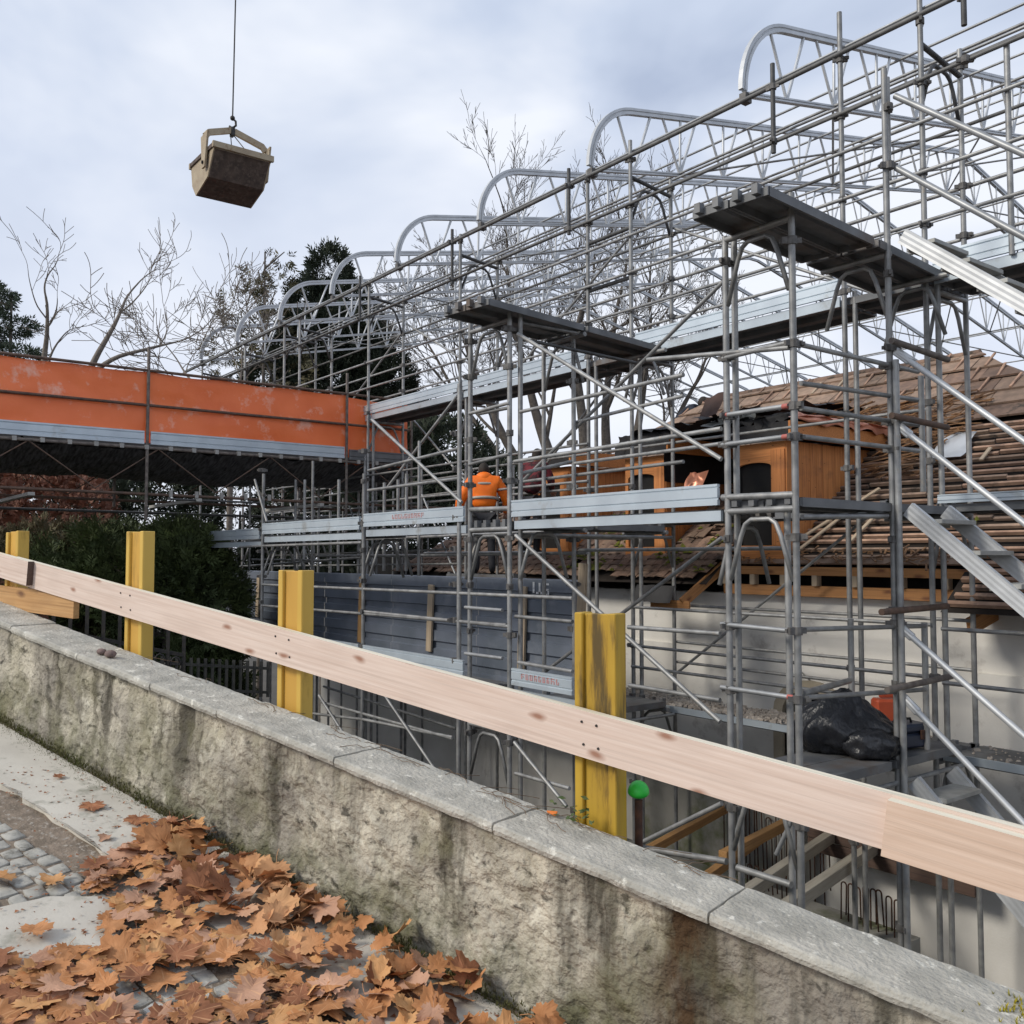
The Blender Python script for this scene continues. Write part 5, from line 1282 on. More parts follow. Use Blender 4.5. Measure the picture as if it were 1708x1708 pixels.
V, F = crumple(-5.95, -5.55, 11.0, 11.45, rz(11.0) + .09, .012, 4, slope=PT); tag(ob('metal_flashing', meshify('metal_flashing', V, F, 'alu', True)), 'shiny metal flashing sheet lying on the battens behind the stair handrail', 'metal sheet')
V, F = crumple(-8.95, -8.28, 8.86, 8.97, 1.02, .03, 7, ny=6, slope=2.0); tag(ob('felt_roll', meshify('felt_roll', V, F, 'felt', True)), 'strip of black roofing felt hanging at the eaves above the widest post', 'roofing felt')
V, F = crumple(-8.42, -8.1, 9.30, 9.44, 2.50, .05, 3, slope=1.7, edge=.1, nx=9, ny=9, fr=6); tag(ob('copper_scrap', meshify('copper_scrap', V, F, 'copper', True)), 'crumpled copper sheet standing behind the mid toe board', 'copper sheet')
# concrete upstand with starter bars, timber beams and formwork below the lower deck
cw = thing('concrete_upstand', 'low stained concrete upstand with rusty starter bar loops below the scaffold', 'concrete wall', (-8, 8.7, -4.4))
prism('upstand', [(-12, 8.62, -4.4), (-5.0, 8.62, -4.4), (-5.0, 8.62, -2.15), (-12, 8.62, -2.15)], (0, .28, 0), 'concrete', cw)
prism('inner_face', [(-9.4, 9.3, -4.4), (-6.6, 9.3, -4.4), (-6.6, 9.3, -1.0), (-9.4, 9.3, -1.0)], (0, .2, 0), 'concrete', cw)
def loop(x, y, z, h, wd, lean):
    pts = [(x, y, z)] + [(x + lean * h, y, z + h - wd / 2)] + [(x + lean * h + wd / 2 - wd / 2 * math.cos(R(a)), y, z + h - wd / 2 + wd / 2 * math.sin(R(a))) for a in (30, 60, 90, 120, 150)] + [(x + wd + lean * h, y, z + h - wd / 2), (x + wd, y, z + h * .25)]
    V, F = rod_path(pts, .008, 6); ob('starter_bar', meshify('starter_bar', V, F, 'rust', True), cw)
for k in range(9): loop(-5.75 + k * .085, 8.70, -2.2, .42 + .05 * rr.random(), .06, rr.uniform(-.05, .05))
for k in range(12): loop(-7.75 + k * .13, 9.26, -2.35, .85 + .12 * rr.random(), .075, rr.uniform(-.03, .03))
for k in range(8): loop(-7.2 + k * .12, 8.70, -2.2, .30 + .08 * rr.random(), .06, rr.uniform(-.08, .08))
for i, (a, b, wd, ht, m, lab) in enumerate((((-5.55, 6.7, -1.5), (-6.22, 9.3, -1.5), .10, .11, 'beam_grey', 'upper of two grey beams seen under the pale plank'), ((-5.1, 6.6, -1.5), (-5.72, 9.4, -1.5), .10, .12, 'beam_grey', 'lower grey beam under the joint of the two planks'),
                                            ((-6.05, 7.2, -1.3), (-6.42, 8.9, -1.3), .09, .10, 'beam_orange', 'orange-brown beam between the legs of the nearest tower'), ((-6.85, 7.0, -1.4), (-7.45, 9.0, -1.4), .08, .09, 'beam_orange', 'orange-brown beam beside the green safety cap'), ((-6.2, 6.8, -1.62), (-6.9, 8.9, -1.62), .09, .09, 'beam_orange', 'lowest orange-brown beam just above the coping'))):
    M, L = frame_x(a, b); tag(ob('timber_beam', block('timber_beam', L, wd, ht, m, .004), None, M), lab, 'beam', 'timber beams below the scaffold')
fp = thing('timber_shuttering', 'dark boarded timber shuttering under the nearest tower', 'formwork', (-5.6, 9.2, -1.9))
for k in range(5): plank('board', (-6.5, 9.22, -1.05 - k * .15), (-4.6, 9.22, -1.05 - k * .15), .03, .14, 'plank_end', fp)
# ---------------------------------------------------------------- trees
class Tubes:
    def __init__(s): s.V = []; s.F = []
    def branch(s, pts, rad, sides):
        base = len(s.V); u = None
        for i, p in enumerate(pts):
            t = (pts[min(i + 1, len(pts) - 1)] - pts[max(i - 1, 0)]).normalized()
            if u is None: u = t.orthogonal().normalized()
            u = (u - t * u.dot(t)).normalized(); w_ = t.cross(u)
            for k in range(sides): a = 2 * math.pi * k / sides; s.V.append(tuple(p + (u * math.cos(a) + w_ * math.sin(a)) * rad[i]))
        for i in range(len(pts) - 1):
            for k in range(sides):
                q = (k + 1) % sides; s.F.append((base + i * sides + k, base + i * sides + q, base + (i + 1) * sides + q, base + (i + 1) * sides + k))
def grow(rr, trunk, twigs, p, d, L, r, lev, maxlev, spread, upw, droop=0., kids=(3, 5), wob=.25, minr=.006, lenf=(.5, .8)):
    n = (11, 10, 7, 5, 4, 3)[min(lev, 5)]; pts = [p.copy()]; rad = [r]; dirs = [d]; q = p.copy(); dd = d.copy(); cv = Vector((0, 0, 0))
    for i in range(n):
        cv = cv * .72 + Vector((rr.gauss(0, wob), rr.gauss(0, wob), rr.gauss(0, wob) * .8)) * .42
        dd = (dd + cv * (.55 if lev else .3) + Vector((0, 0, upw * (.6 if lev else .25)))).normalized()
        q = q + dd * (L / n); pts.append(q.copy()); rad.append(max(minr, r * (1 - .66 * (i + 1) / n))); dirs.append(dd.copy())
    (trunk if lev < 2 else twigs).branch(pts, rad, 8 if lev == 0 else (6 if lev == 1 else (4 if lev == 2 else 3)))
    if lev >= maxlev: return
    nk = rr.randint(*kids)
    for k in range(nk):
        f = (.25 + .72 * (k + rr.random()) / nk) if lev else (.38 + .6 * (k + rr.random()) / nk)
        i = min(n, max(1, round(f * n))); dd = dirs[i]; side = dd.orthogonal().normalized(); side = Matrix.Rotation(rr.uniform(0, 6.28), 3, dd) @ side
        nd_ = (dd + side * spread * rr.uniform(.7, 1.25)).normalized()
        grow(rr, trunk, twigs, pts[i], nd_, L * rr.uniform(*lenf) * (1.1 - .35 * f), max(minr, rad[i] * rr.uniform(.45, .68)), lev + 1, maxlev, spread, upw, droop, kids, wob, minr, lenf)
    nd_ = (dirs[-1] + Vector((rr.gauss(0, .15), rr.gauss(0, .15), .05))).normalized()
    grow(rr, trunk, twigs, pts[-1], nd_, L * rr.uniform(*lenf), rad[-1], lev + 1, maxlev, spread, upw, droop, kids, wob, minr, lenf)
def bare_tree(lab, loc, stems, seed, maxlev, m='bark', tm='bark', group='bare trees behind the site', spread=.75, upw=.12, kids=(3, 5), wob=.25, minr=.008, lenf=(.5, .8)):
    th = thing('bare_tree', lab, 'tree', loc, group); rr = random.Random(seed); a, b = Tubes(), Tubes()
    for (dx, dy, dz, L, r, ox, oy, oz) in stems: grow(rr, a, b, Vector(loc) + Vector((ox, oy, oz)), Vector((dx, dy, dz)).normalized(), L, r, 0, maxlev, spread, upw, 0, kids, wob, minr, lenf)
    ob('trunk', meshify('trunk', a.V, a.F, m, True), th); ob('crown', np_mesh('crown', b.V, [f for f in b.F if len(f) == 4], tm, True), th)
    return th
RV_ = Vector((.607, .794, 0)); FV_ = Vector((-.794, .607, 0))
# big multi-stemmed tree behind the roof girders
base = Vector((-23.7, 21.6, -4.4))
stems = [(0, 0, 1, 5.5, .36, 0, 0, 4.0)]
stems = []
for a, l, r, o in ((-.62, 6.2, .20, -1.5), (-.34, 7.0, .24, -.8), (-.10, 6.7, .24, -.2), (.10, 6.4, .22, .45), (.30, 6.0, .2, .9), (.55, 5.2, .17, 1.5), (-.85, 5.4, .17, -1.9)):
    d = RV_ * a + Vector((0, 0, 1)) + FV_ * (.2 * math.sin(o * 5)); off = RV_ * o; stems.append((d.x, d.y, d.z, l, r, off.x, off.y, 7.6))
bt = bare_tree('big bare tree with many upright stems behind the roof girders', tuple(base), stems, 11, 5, spread=.62, upw=.07, kids=(3, 4), minr=.0075, lenf=(.42, .66), wob=.22)
tb = Tubes()
for (dx, dy, dz, L, r, ox, oy, oz) in stems:
    e_ = base + Vector((ox, oy, oz)); tb.branch([base + Vector((ox * .25, oy * .25, 0)), base + Vector((ox * .5, oy * .5, 4)), e_ + Vector((dx, dy, dz)) * .2], [r * 1.35, r * 1.15, r], 8)
ob('trunk', meshify('trunk', tb.V, tb.F, 'bark', True), bt)
def D_(x, f, z): p = RV_ * x + FV_ * f; p.z = z; return p
# two small bare trees above the bridge, left
for lab, px, f, zb, st, seed in (('bare tree above the left end of the orange bridge, leftmost', -14.2, 28, -4.4, ((-.12, 0, 1, 2.5, .10, 0), (.3, 0, 1, 1.6, .05, 0)), 3), ('bare leaning tree right of the leftmost bare one, above the bridge', -12.4, 27, -4.4, ((.42, 0, 1, 2.5, .10, 0), (1.1, 0, .75, 2.6, .08, .1)), 9)):
    loc = D_(px, f, zb); stems = []
    for a, b, c, L, r, o in st:
        d = RV_ * a + FV_ * b + Vector((0, 0, c)); stems.append((d.x, d.y, d.z, L, r, RV_.x * o, RV_.y * o, 11.4))
    t = bare_tree(lab, tuple(loc), stems, seed, 4, 'bark_pale', 'bark_pale', spread=.85, upw=.03, kids=(1, 3), minr=.0085, lenf=(.48, .8), wob=.28)
    tb = Tubes(); tb.branch([loc, loc + Vector((.1, 0, 6)), loc + Vector((0, 0, 11.6))], [.17, .13, .10], 8); ob('trunk', meshify('trunk', tb.V, tb.F, 'bark_pale', True), t)
loc = D_(-7.3, 24, -4.4); d1_ = RV_ * -.55 + Vector((0, 0, .9)); d2_ = RV_ * .25 + Vector((0, 0, 1))
bt3 = bare_tree('thin bare tree with wide flat twigs just left of the farthest girder', tuple(loc), [(d1_.x, d1_.y, d1_.z, 2.6, .06, 0, 0, 9.3), (d2_.x, d2_.y, d2_.z, 2.2, .05, 0, 0, 9.3)], 5, 4, 'bark_pale', 'bark_pale', spread=.9, upw=.02, kids=(2, 4), minr=.009)
tb = Tubes(); tb.branch([loc, loc + Vector((0, 0, 9.4))], [.14, .07], 6); ob('trunk', meshify('trunk', tb.V, tb.F, 'bark_pale', True), bt3)
def sprays(P, Dn, size, n=7, seed=1, width=.16, flat=.5):
    """leaf sprays: at each point a little fan of narrow pointed blades"""
    g = np.random.default_rng(seed); P = np.asarray(P, float); Dn = np.asarray(Dn, float); N = len(P)
    Dn = Dn / np.linalg.norm(Dn, axis=1, keepdims=True)
    A = g.normal(size=(N, 3)); A -= Dn * (A * Dn).sum(1, keepdims=True); A /= np.linalg.norm(A, axis=1, keepdims=True); B = np.cross(Dn, A)
    Vs = []; size = np.asarray(size).reshape(-1, 1) * np.ones((N, 1))
    for k in range(n):
        f = (k + .5) / n; sd = 1 if k % 2 else -1; th = g.uniform(.5, .95, (N, 1)) if k < n - 1 else g.uniform(-.1, .1, (N, 1))
        o = P + Dn * size * f * .9; d = Dn * np.cos(th) + A * np.sin(th) * sd + B * g.normal(0, .25, (N, 1)); l = size * (.75 - .35 * f) * g.uniform(.7, 1.3, (N, 1)); wv = (A * .7 + B * g.normal(0, .6, (N, 1))) * size * width * .5
        Vs.append(np.stack([o - wv * .4, o + d * l * .45 + np.cross(d, B) * size * width * .5, o + d * l, o + d * l * .45 - np.cross(d, B) * size * width * .5], 1))
    V = np.concatenate(Vs, 0).reshape(-1, 3); F = np.arange(len(V)).reshape(-1, 4); return V, F
def crown_mesh(name, blobs, n, size, m, seed, up=.2, droop=0., gap=.0, nb=7, width=.16):
    """points scattered near the skins of many lobes"""
    rr = np.random.default_rng(seed); P = []; Dn = []
    wts = np.array([b[3] * b[4] for b in blobs]); wts = wts / wts.sum()
    for b, q in zip(blobs, (wts * n).astype(int)):
        d = rr.normal(size=(q, 3)); d /= np.linalg.norm(d, axis=1, keepdims=True); r = rr.uniform(.55, 1.0, (q, 1)) ** .6
        p = np.array(b[:3]) + d * r * np.array([b[3], b[3], b[4]]); keep = np.ones(q, bool)
        if gap: keep = np.array([noise.noise(Vector(x) * 1.3) > gap - .5 for x in p])
        P.append(p[keep]); Dn.append((d + np.array([0, 0, up - droop]) + rr.normal(0, .35, (q, 3)))[keep])
    P = np.concatenate(P); Dn = np.concatenate(Dn); V, F = sprays(P, Dn, rr.uniform(.6, 1.3, len(P)) * size, nb, seed, width)
    return np_mesh(name, V, F, m)
def evergreen(lab, x, f, zb, lobes, n, size, m, seed, name='conifer_tree', cat='tree', group='evergreens behind the scaffold', trunk=.22, **k):
    loc = D_(x, f, zb); th = thing(name, lab, cat, tuple(loc), group); bl = []
    for (dx, dz, r, h, df) in lobes: p = D_(x + dx, f + df, dz); bl.append((p.x, p.y, p.z, r, h))
    ob('crown', crown_mesh('crown', bl, n, size, m, seed, **k), th)
    zt = max(b[2] for b in bl); tb = Tubes(); tb.branch([loc, Vector((loc.x, loc.y, (zb + zt) / 2)), Vector((loc.x, loc.y, zt))], [trunk, trunk * .7, .03], 7)
    rq = random.Random(seed)
    for b in bl: tb.branch([Vector((loc.x, loc.y, max(zb + .5, b[2] - b[4] * 1.2))), Vector(b[:3])], [trunk * .35, .02], 4)
    ob('trunk', meshify('trunk', tb.V, tb.F, 'bark', True), th); return th
mat('cedar', (.06, .085, .05), (.035, .05, .03), scale=2, rough=.8)
def cone_lobes(h0, h1, r0, n, seed, jit=.3):
    rr = random.Random(seed); L = []
    for i in range(n):
        t = i / (n - 1); r = r0 * (1 - t) ** .8 + .25
        for k in range(max(1, int(5 * (1 - t) + 1))):
            a = rr.uniform(0, 6.28); L.append((math.cos(a) * r * .62, h0 + (h1 - h0) * t + rr.uniform(-jit, jit), r * rr.uniform(.38, .6), (h1 - h0) / n * rr.uniform(.9, 1.5), math.sin(a) * r * .62))
    return L
evergreen('tall dark conifer rising behind the fifth girder', -7.0, 35, -4.4, [(0, 12.2, .75, 1.3, 0), (.5, 11.2, 1.1, 1.1, .3), (-.7, 10.9, .9, 1.2, 0), (1.2, 9.8, 1.2, 1.2, 0), (-1.2, 9.4, 1.2, 1.2, .4), (.1, 9.9, 1.4, 1.2, -.4), (-1.9, 8.0, 1.3, 1.2, 0), (.2, 8.2, 1.9, 1.3, .2), (2.0, 8.2, 1.3, 1.2, 0), (-.9, 6.6, 2.2, 1.4, 0), (1.6, 6.6, 2.0, 1.3, .4), (-2.6, 6.3, 1.4, 1.2, 0), (3.0, 6.4, 1.2, 1.2, 0)], 15000, .34, 'conifer', 4, up=.5)
evergreen('second dark conifer, lower, right of the tallest one', -5.3, 36, -4.4, cone_lobes(4.5, 9.9, 2.4, 7, 8, .4), 6000, .42, 'conifer', 8, up=.4)
evergreen('thin half-leafless tree left of the tallest conifer', -8.9, 33, -4.4, [(-.9, 10.6, .7, .8, 0), (-.3, 12.0, .45, .9, .2), (.4, 11.2, .6, .9, 0), (-1.3, 9.3, .9, .8, 0), (.2, 9.6, .8, .8, .3), (-.6, 8.0, 1.0, .9, 0), (.9, 8.3, .8, .9, 0), (-1.5, 7.4, .8, .6, 0), (.7, 12.6, .25, .5, 0)], 1700, .30, 'olive', 6, gap=.55, name='leafy_tree', trunk=.12)
evergreen('dark cedar with drooping layers at the left edge', -16.9, 31, -4.4, [(-1.0, 10.4, 1.0, .28, 0), (-.4, 9.5, .9, .22, .3), (-1.4, 9.1, 1.0, .3, 0), (.1, 8.3, 1.0, .25, 0), (-1.1, 8.0, 1.3, .35, 0), (-.3, 7.3, 1.3, .35, .4)], 2600, .28, 'cedar', 12, up=-.1)
evergreen('dark evergreen seen below the upper deck right of the orange bridge', -2.5, 30, -4.4, [(-1.6, 4.2, 1.5, 1.5, 0), (.2, 4.6, 1.6, 1.5, .5), (1.6, 3.6, 1.5, 1.3, 0), (-.5, 2.4, 2.4, 1.6, 0), (-3.2, 3.4, 1.6, 1.6, .4), (2.8, 2.6, 1.4, 1.4, 0)], 5200, .40, 'conifer', 15)
evergreen('dark evergreen mass behind the scaffold left of the worker', -8.2, 28, -4.4, [(-2.4, 2.6, 1.6, 2.0, 0), (0, 3.0, 1.8, 1.9, .5), (2.2, 2.8, 1.7, 1.8, 0), (4.2, 2.4, 1.6, 1.6, .4), (-1.0, .6, 2.4, 1.6, 0), (2.8, .4, 2.4, 1.6, 0)], 6000, .38, 'conifer', 19)
evergreen('row of dark evergreens closing the view behind the yew', -15.0, 26, -4.4, [(-3.5, 2.0, 2.0, 2.2, 0), (-1, 2.4, 2.0, 2.2, .5), (1.6, 2.2, 2.0, 2.0, 0), (3.6, 2.0, 1.8, 2.0, .4), (-2.5, -.4, 2.4, 1.6, 0), (2.0, -.6, 2.6, 1.6, 0)], 6000, .38, 'conifer', 23)
# yew hedge behind the wall and copper beech beside it
evergreen('large dark green yew behind the yellow posts', -6.2, 16.8, -4.4, [(-1.9, .3, 1.3, 1.4, 0), (-.7, .6, 1.3, 1.5, .2), (.3, .7, 1.1, 1.4, .1), (.1, 1.5, .8, .75, .3), (.75, .3, .6, .95, 0), (-1.2, 1.5, .9, .7, .3), (-2.5, 1.1, .9, .8, .3), (-.2, -1.2, 1.5, 1.3, 0), (.7, -1.0, .7, 1.1, .2), (-2.4, -1.2, 1.4, 1.3, 0)], 24000, .21, 'yew', 31, name='yew_tree', group='shrubs behind the wall', trunk=.2, up=.0, nb=9, gap=.30, width=.13)
evergreen('olive brown conifer hedge left of the yew', -9.1, 17.6, -4.4, [(-1.1, 1.0, 1.1, 1.2, 0), (.2, 1.1, 1.1, 1.2, .2), (1.1, 1.3, .8, .9, .1), (-.4, -.8, 1.6, 1.5, 0), (1.0, -.8, 1.3, 1.3, 0)], 9000, .19, 'olive', 35, name='conifer_hedge', cat='hedge', group='shrubs behind the wall', trunk=.12, up=.1, nb=8)
evergreen('rusty brown beech with dead leaves under the left end of the bridge', -10.6, 20.5, -4.4, [(-1.6, 2.5, 1.3, 1.4, 0), (-.4, 2.8, 1.2, 1.2, .2), (.7, 2.4, 1.1, 1.2, 0), (1.5, 1.3, .8, .9, .2), (-.9, .4, 1.5, 1.2, 0), (.8, .5, 1.2, 1.1, .1), (-2.4, .9, 1.1, 1.3, 0)], 6500, .17, 'beech', 37, name='beech_tree', group='shrubs behind the wall', trunk=.14, nb=6, width=.42)
evergreen('small reddish shrub behind the leftmost yellow post', -8.2, 14.6, -4.4, [(-.5, .8, .6, .7, 0), (.2, .9, .5, .6, .1), (-.2, .1, .8, .8, 0)], 1500, .14, 'beech', 39, name='reddish_shrub', cat='shrub', group='shrubs behind the wall', trunk=.05, nb=6, width=.4)
# low planting behind the coping, so that the bank below the wall is not bare
evergreen('dark ground ivy and brambles on the bank behind the wall', -5.2, 12.2, -4.4, [(-2.2, -1.0, 1.4, .9, 0), (-.6, -1.4, 1.4, .8, .3), (.9, -2.0, 1.3, .7, 0), (-3.4, -.5, 1.2, .9, .4)], 3600, .16, 'olive', 43, name='bramble_bank', cat='brambles', group='shrubs behind the wall', trunk=.04)
# ornamental iron fence on the bank
fe = thing('iron_fence', 'black iron fence with rings and flat uprights below the orange board', 'fence', D_(-4.4, 9.2, -1))
def fence_run(p, q, zt0, zt1, h, n, rings):
    p = Vector(p); q = Vector(q)
    for i in range(n):
        f = i / (n - 1); a = p.lerp(q, f); z = zt0 + (zt1 - zt0) * f; bar('picket', (a.x, a.y, z - h), (a.x, a.y, z), .035, .010, 'iron', fe, up=(FV_.x, FV_.y, 0))
        if rings and i < n - 1:
            c = p.lerp(q, (i + .5) / (n - 1)); pts = [c + (q - p).normalized() * .052 * math.cos(t * .524) + Vector((0, 0, z - h * .62 + .085 * math.sin(t * .524))) for t in range(13)]
            V, F = rod_path(pts, .009, 6); ob('ring', meshify('ring', V, F, 'iron', True), fe)
    for k in (.02, h * .45, h * .95): bar('rail', (p.x, p.y, zt0 - k), (q.x, q.y, zt1 - k), .012, .035, 'iron', fe)
a = D_(-4.75, 9.0, 0); b = D_(-3.3, 9.4, 0); fence_run((a.x, a.y, 0), (b.x, b.y, 0), 1.33, .98, .80, 11, True)
mat('picket_shaded', (.06, .058, .05), (.03, .03, .026), scale=9)  # pale pickets coloured dark, the shade around them is in the colour
fb = thing('low_fence', 'pale picket fence half hidden in the shade below the plank', 'fence', D_(-4.2, 14, -1))
a = D_(-5.3, 13.6, 0); b = D_(-3.7, 14.2, 0)
for i in range(18):
    c = a.lerp(b, i / 17); bar('picket', (c.x, c.y, -.35 - .16 * i / 17), (c.x, c.y, .18 - .16 * i / 17), .045, .02, 'picket_shaded', fb, up=(FV_.x, FV_.y, 0))
for z in (-.28, .08): bar('rail', (a.x, a.y, z), (b.x, b.y, z - .16), .03, .04, 'picket_shaded', fb)

# ---------------------------------------------------------------- crane skip
K0 = Vector((-13.614, 4.768, 7.825)); E1 = Vector((-.1508, .9994, 0)).normalized()
E1 = (RV_ * .8 + FV_ * .6).normalized(); E2 = (RV_ * -.6 + FV_ * .8).normalized()
sk = thing('crane_skip', 'dirty steel skip hanging in the sky from a crane cable', 'skip', tuple(K0 - Vector((0, 0, .55))))
L = .90; pf_ = [(0, 0), (.30, -.40), (.84, -.53), (1.02, -.33), (1.10, .02)]
def KP(l, d, z): return K0 + E1 * l + E2 * d + Vector((0, 0, z))
prism('end_plate', [KP(0, d, z) for d, z in pf_], E1 * .02, 'skip_side', sk); prism('end_plate', [KP(L, d, z) for d, z in pf_], E1 * -.02, 'skip_side', sk)
for i, nm in ((0, 'front_plate'), (1, 'bottom_plate'), (2, 'bottom_plate'), (3, 'back_plate')):
    (d0, z0), (d1__, z1) = pf_[i], pf_[i + 1]; nrm = (E2 * -(z1 - z0) + Vector((0, 0, d1__ - d0))).normalized() * .018
    prism(nm, [KP(.02, d0, z0), KP(L - .02, d0, z0), KP(L - .02, d1__, z1), KP(.02, d1__, z1)], nrm, 'skip_dark', sk)
for d, z in ((0, .0), (1.09, .02)):
    a, b = KP(-.03, d, z), KP(L + .03, d, z); bar('rim', a, b, .05, .09, 'skip_side', sk)
bar('end_rim', KP(-.01, -.0, .0), KP(-.01, 1.1, .03), .03, .06, 'skip_dark', sk); bar('end_rim', KP(L + .01, 0, 0), KP(L + .01, 1.1, .03), .03, .06, 'skip_dark', sk)
prism('load', [KP(.03, .03, -.05), KP(L - .03, .03, -.05), KP(L - .03, 1.05, -.02), KP(.03, 1.05, -.02)], (0, 0, .03), 'rubble', sk)
apex = KP(.42, .42, .47)
for l, s_ in ((-.03, 1), (L + .03, -1)):
    low = KP(l, .30, -.22); mid = KP(l, .34, .27)
    prism('arm_plate', [KP(l, .16, .27), KP(l, .46, .25), KP(l, .40, -.26), KP(l, .28, -.26)], E1 * (-.03 * s_), 'skip_side', sk)
    V, F = sweep([KP(l, .33, .24), KP(l + .05 * s_, .34, .31), apex + E1 * (-.03 * s_)], [(-.03, -.045), (.03, -.045), (.03, .045), (-.03, .045)], ups=(0, 0, 1)); ob('lifting_arm', meshify('lifting_arm', V, F, 'skip_side'), sk)
    tube('pivot', KP(l - .05 * s_, .34, -.18), KP(l + .01 * s_, .34, -.18), .028, 'black', sk, 8)
for l in (.28, .52):
    V, F = rod_path([KP(l, .05, .03), apex - Vector((0, 0, .06)) + E1 * (l - .42) * .2], .008, 5); ob('chain', meshify('chain', V, F, 'iron'), sk)
bm = bmesh.new(); bm_box(bm, -.05, .05, -.03, .03, -.09, .06); ob('shackle', bm_mesh('shackle', bm, 'iron', bevel=.012), sk, Matrix.Translation(apex))
ck = thing('crane_cable', 'thin crane cable and hook holding the skip', 'cable', tuple(apex + Vector((0, 0, .06))))
tube('cable', apex + Vector((0, 0, .2)), apex + Vector((.15, .1, 16)), .011, 'iron', ck, 6)
hk = [apex + Vector((0, 0, .20)) + RV_ * 0, apex + Vector((0, 0, .16)) + RV_ * .05, apex + Vector((0, 0, .09)) + RV_ * .055, apex + Vector((0, 0, .05)), apex + Vector((0, 0, .08)) - RV_ * .05]
V, F = rod_path(hk, .018, 6); ob('hook', meshify('hook', V, F, 'iron', True), ck)
bm = bmesh.new(); bmesh.ops.create_uvsphere(bm, u_segments=8, v_segments=6, radius=.04); ob('swivel', bm_mesh('swivel', bm, 'iron', True), ck, Matrix.Translation(apex + Vector((0, 0, .21))))

# ---------------------------------------------------------------- things on the lowest tower deck
bm = bmesh.new(); bmesh.ops.create_icosphere(bm, subdivisions=5, radius=1)
for v in bm.verts:
    c = v.co.copy(); q = Vector((c.x * 1.7, c.y * 1.7, c.z * 1.1)); a = math.atan2(c.y, c.x)
    d = 1 + .20 * noise.noise(q) + .10 * noise.noise(q * 2.6) + .10 * (abs(noise.noise(Vector((math.cos(a) * 3, math.sin(a) * 3, c.z * .9)))) - .2) + .07 * (abs(noise.noise(Vector((math.cos(a) * 6 + c.z, math.sin(a) * 6, c.z * 2.2 + 4)))) - .2)
    neck = 1 - .55 * max(0, c.z - .1) ** 1.2
    v.co = Vector((c.x * .44 * d * neck + .06 * max(0, c.z), c.y * .27 * d * neck, (c.z * .26 * d + .10 * max(0, c.z) * max(0, .5 - c.x)))); v.co.z = max(v.co.z, -.18)
tag(ob('rubbish_bag', bm_mesh('rubbish_bag', bm, 'bin_bag', True), None, Matrix.Translation((-4.62, 7.12, .14)) @ Matrix.Rotation(R(52), 4, 'Z')), 'crumpled black plastic rubbish bag on the lowest tower deck', 'rubbish bag')
bm = bmesh.new(); bmesh.ops.create_icosphere(bm, subdivisions=4, radius=1)
for v in bm.verts:
    c = v.co.copy(); q = Vector((c.x * 2, c.y * 2, c.z * 1.5 + 9)); d = 1 + .22 * noise.noise(q) + .16 * (abs(noise.noise(q * 2.2)) - .2) + .08 * (abs(noise.noise(q * 5)) - .2)
    v.co = Vector((c.x * .25 * d, c.y * .18 * d, max(c.z * .14 * d, -.11)))
tag(ob('rubbish_bag', bm_mesh('rubbish_bag', bm, 'bin_bag', True), None, Matrix.Translation((-4.38, 7.05, .06)) @ Matrix.Rotation(R(30), 4, 'Z')), 'smaller slumped black plastic bag between the big bag and the toolbox', 'rubbish bag')
cn = thing('canister', 'orange-red canister behind the black bag on the tower deck', 'canister', (-4.73, 7.95, -.03), rot=R(50))
Mc = WM[cn.name]
bm = bmesh.new(); bm_box(bm, -.13, .13, -.09, .09, 0, .34); ob('tank', bm_mesh('tank', bm, 'canister', bevel=.02), cn, Mc)
bm = bmesh.new(); bm_box(bm, -.08, .06, -.015, .015, .35, .385); bm_box(bm, .075, .115, -.02, .02, .34, .38); ob('handle', bm_mesh('handle', bm, 'canister', bevel=.008), cn, Mc)
tx = thing('toolbox', 'dark blue tool case with carrying handle on the tower deck', 'toolbox', (-4.42, 7.62, -.03), rot=R(75)); Mt = WM[tx.name]
bm = bmesh.new(); bm_box(bm, -.22, .22, -.12, .12, 0, .12); ob('case', bm_mesh('case', bm, 'blue_case', bevel=.018), tx, Mt)
bm = bmesh.new(); bm_box(bm, -.22, .22, -.12, .12, .126, .20); ob('lid', bm_mesh('lid', bm, 'blue_case', bevel=.022), tx, Mt)
V, F = rod_path([(-.10, -.02, .20), (-.09, -.02, .235), (.09, -.02, .235), (.10, -.02, .20)], .011, 6); ob('handle', meshify('handle', V, F, 'black', True), tx, Mt)
for x in (-.12, .12):
    bm = bmesh.new(); bm_box(bm, x - .022, x + .022, -.135, -.118, .07, .15); ob('latch', bm_mesh('latch', bm, 'rust' if x > 0 else 'grey_board', bevel=.004), tx, Mt)

# ---------------------------------------------------------------- people
def skin_body(name, joints, edges, radii, m, parent, M, sub=2):
    me = bpy.data.meshes.new(name); me.from_pydata(joints, edges, []); o = ob(name, me, parent, M); me.materials.append(MAT[m])
    md = o.modifiers.new('skin', 'SKIN'); md.use_smooth_shade = True
    for v, r in zip(me.skin_vertices[0].data, radii): v.radius = (r, r) if not isinstance(r, tuple) else r
    me.skin_vertices[0].data[0].use_root = True
    o.modifiers.new('sub', 'SUBSURF').levels = sub; o.modifiers['sub'].render_levels = sub
    return o
def person(lab, loc, rot, pose, mj, mt, ms, hairm, hood=False, band=False):
    p = thing('person', lab, 'person', loc, 'workers on the site', rot); M = WM[p.name]
    J, Ed, Rr = pose
    body = skin_body('body', J, Ed, Rr, mj, p, M)
    return p, M, body
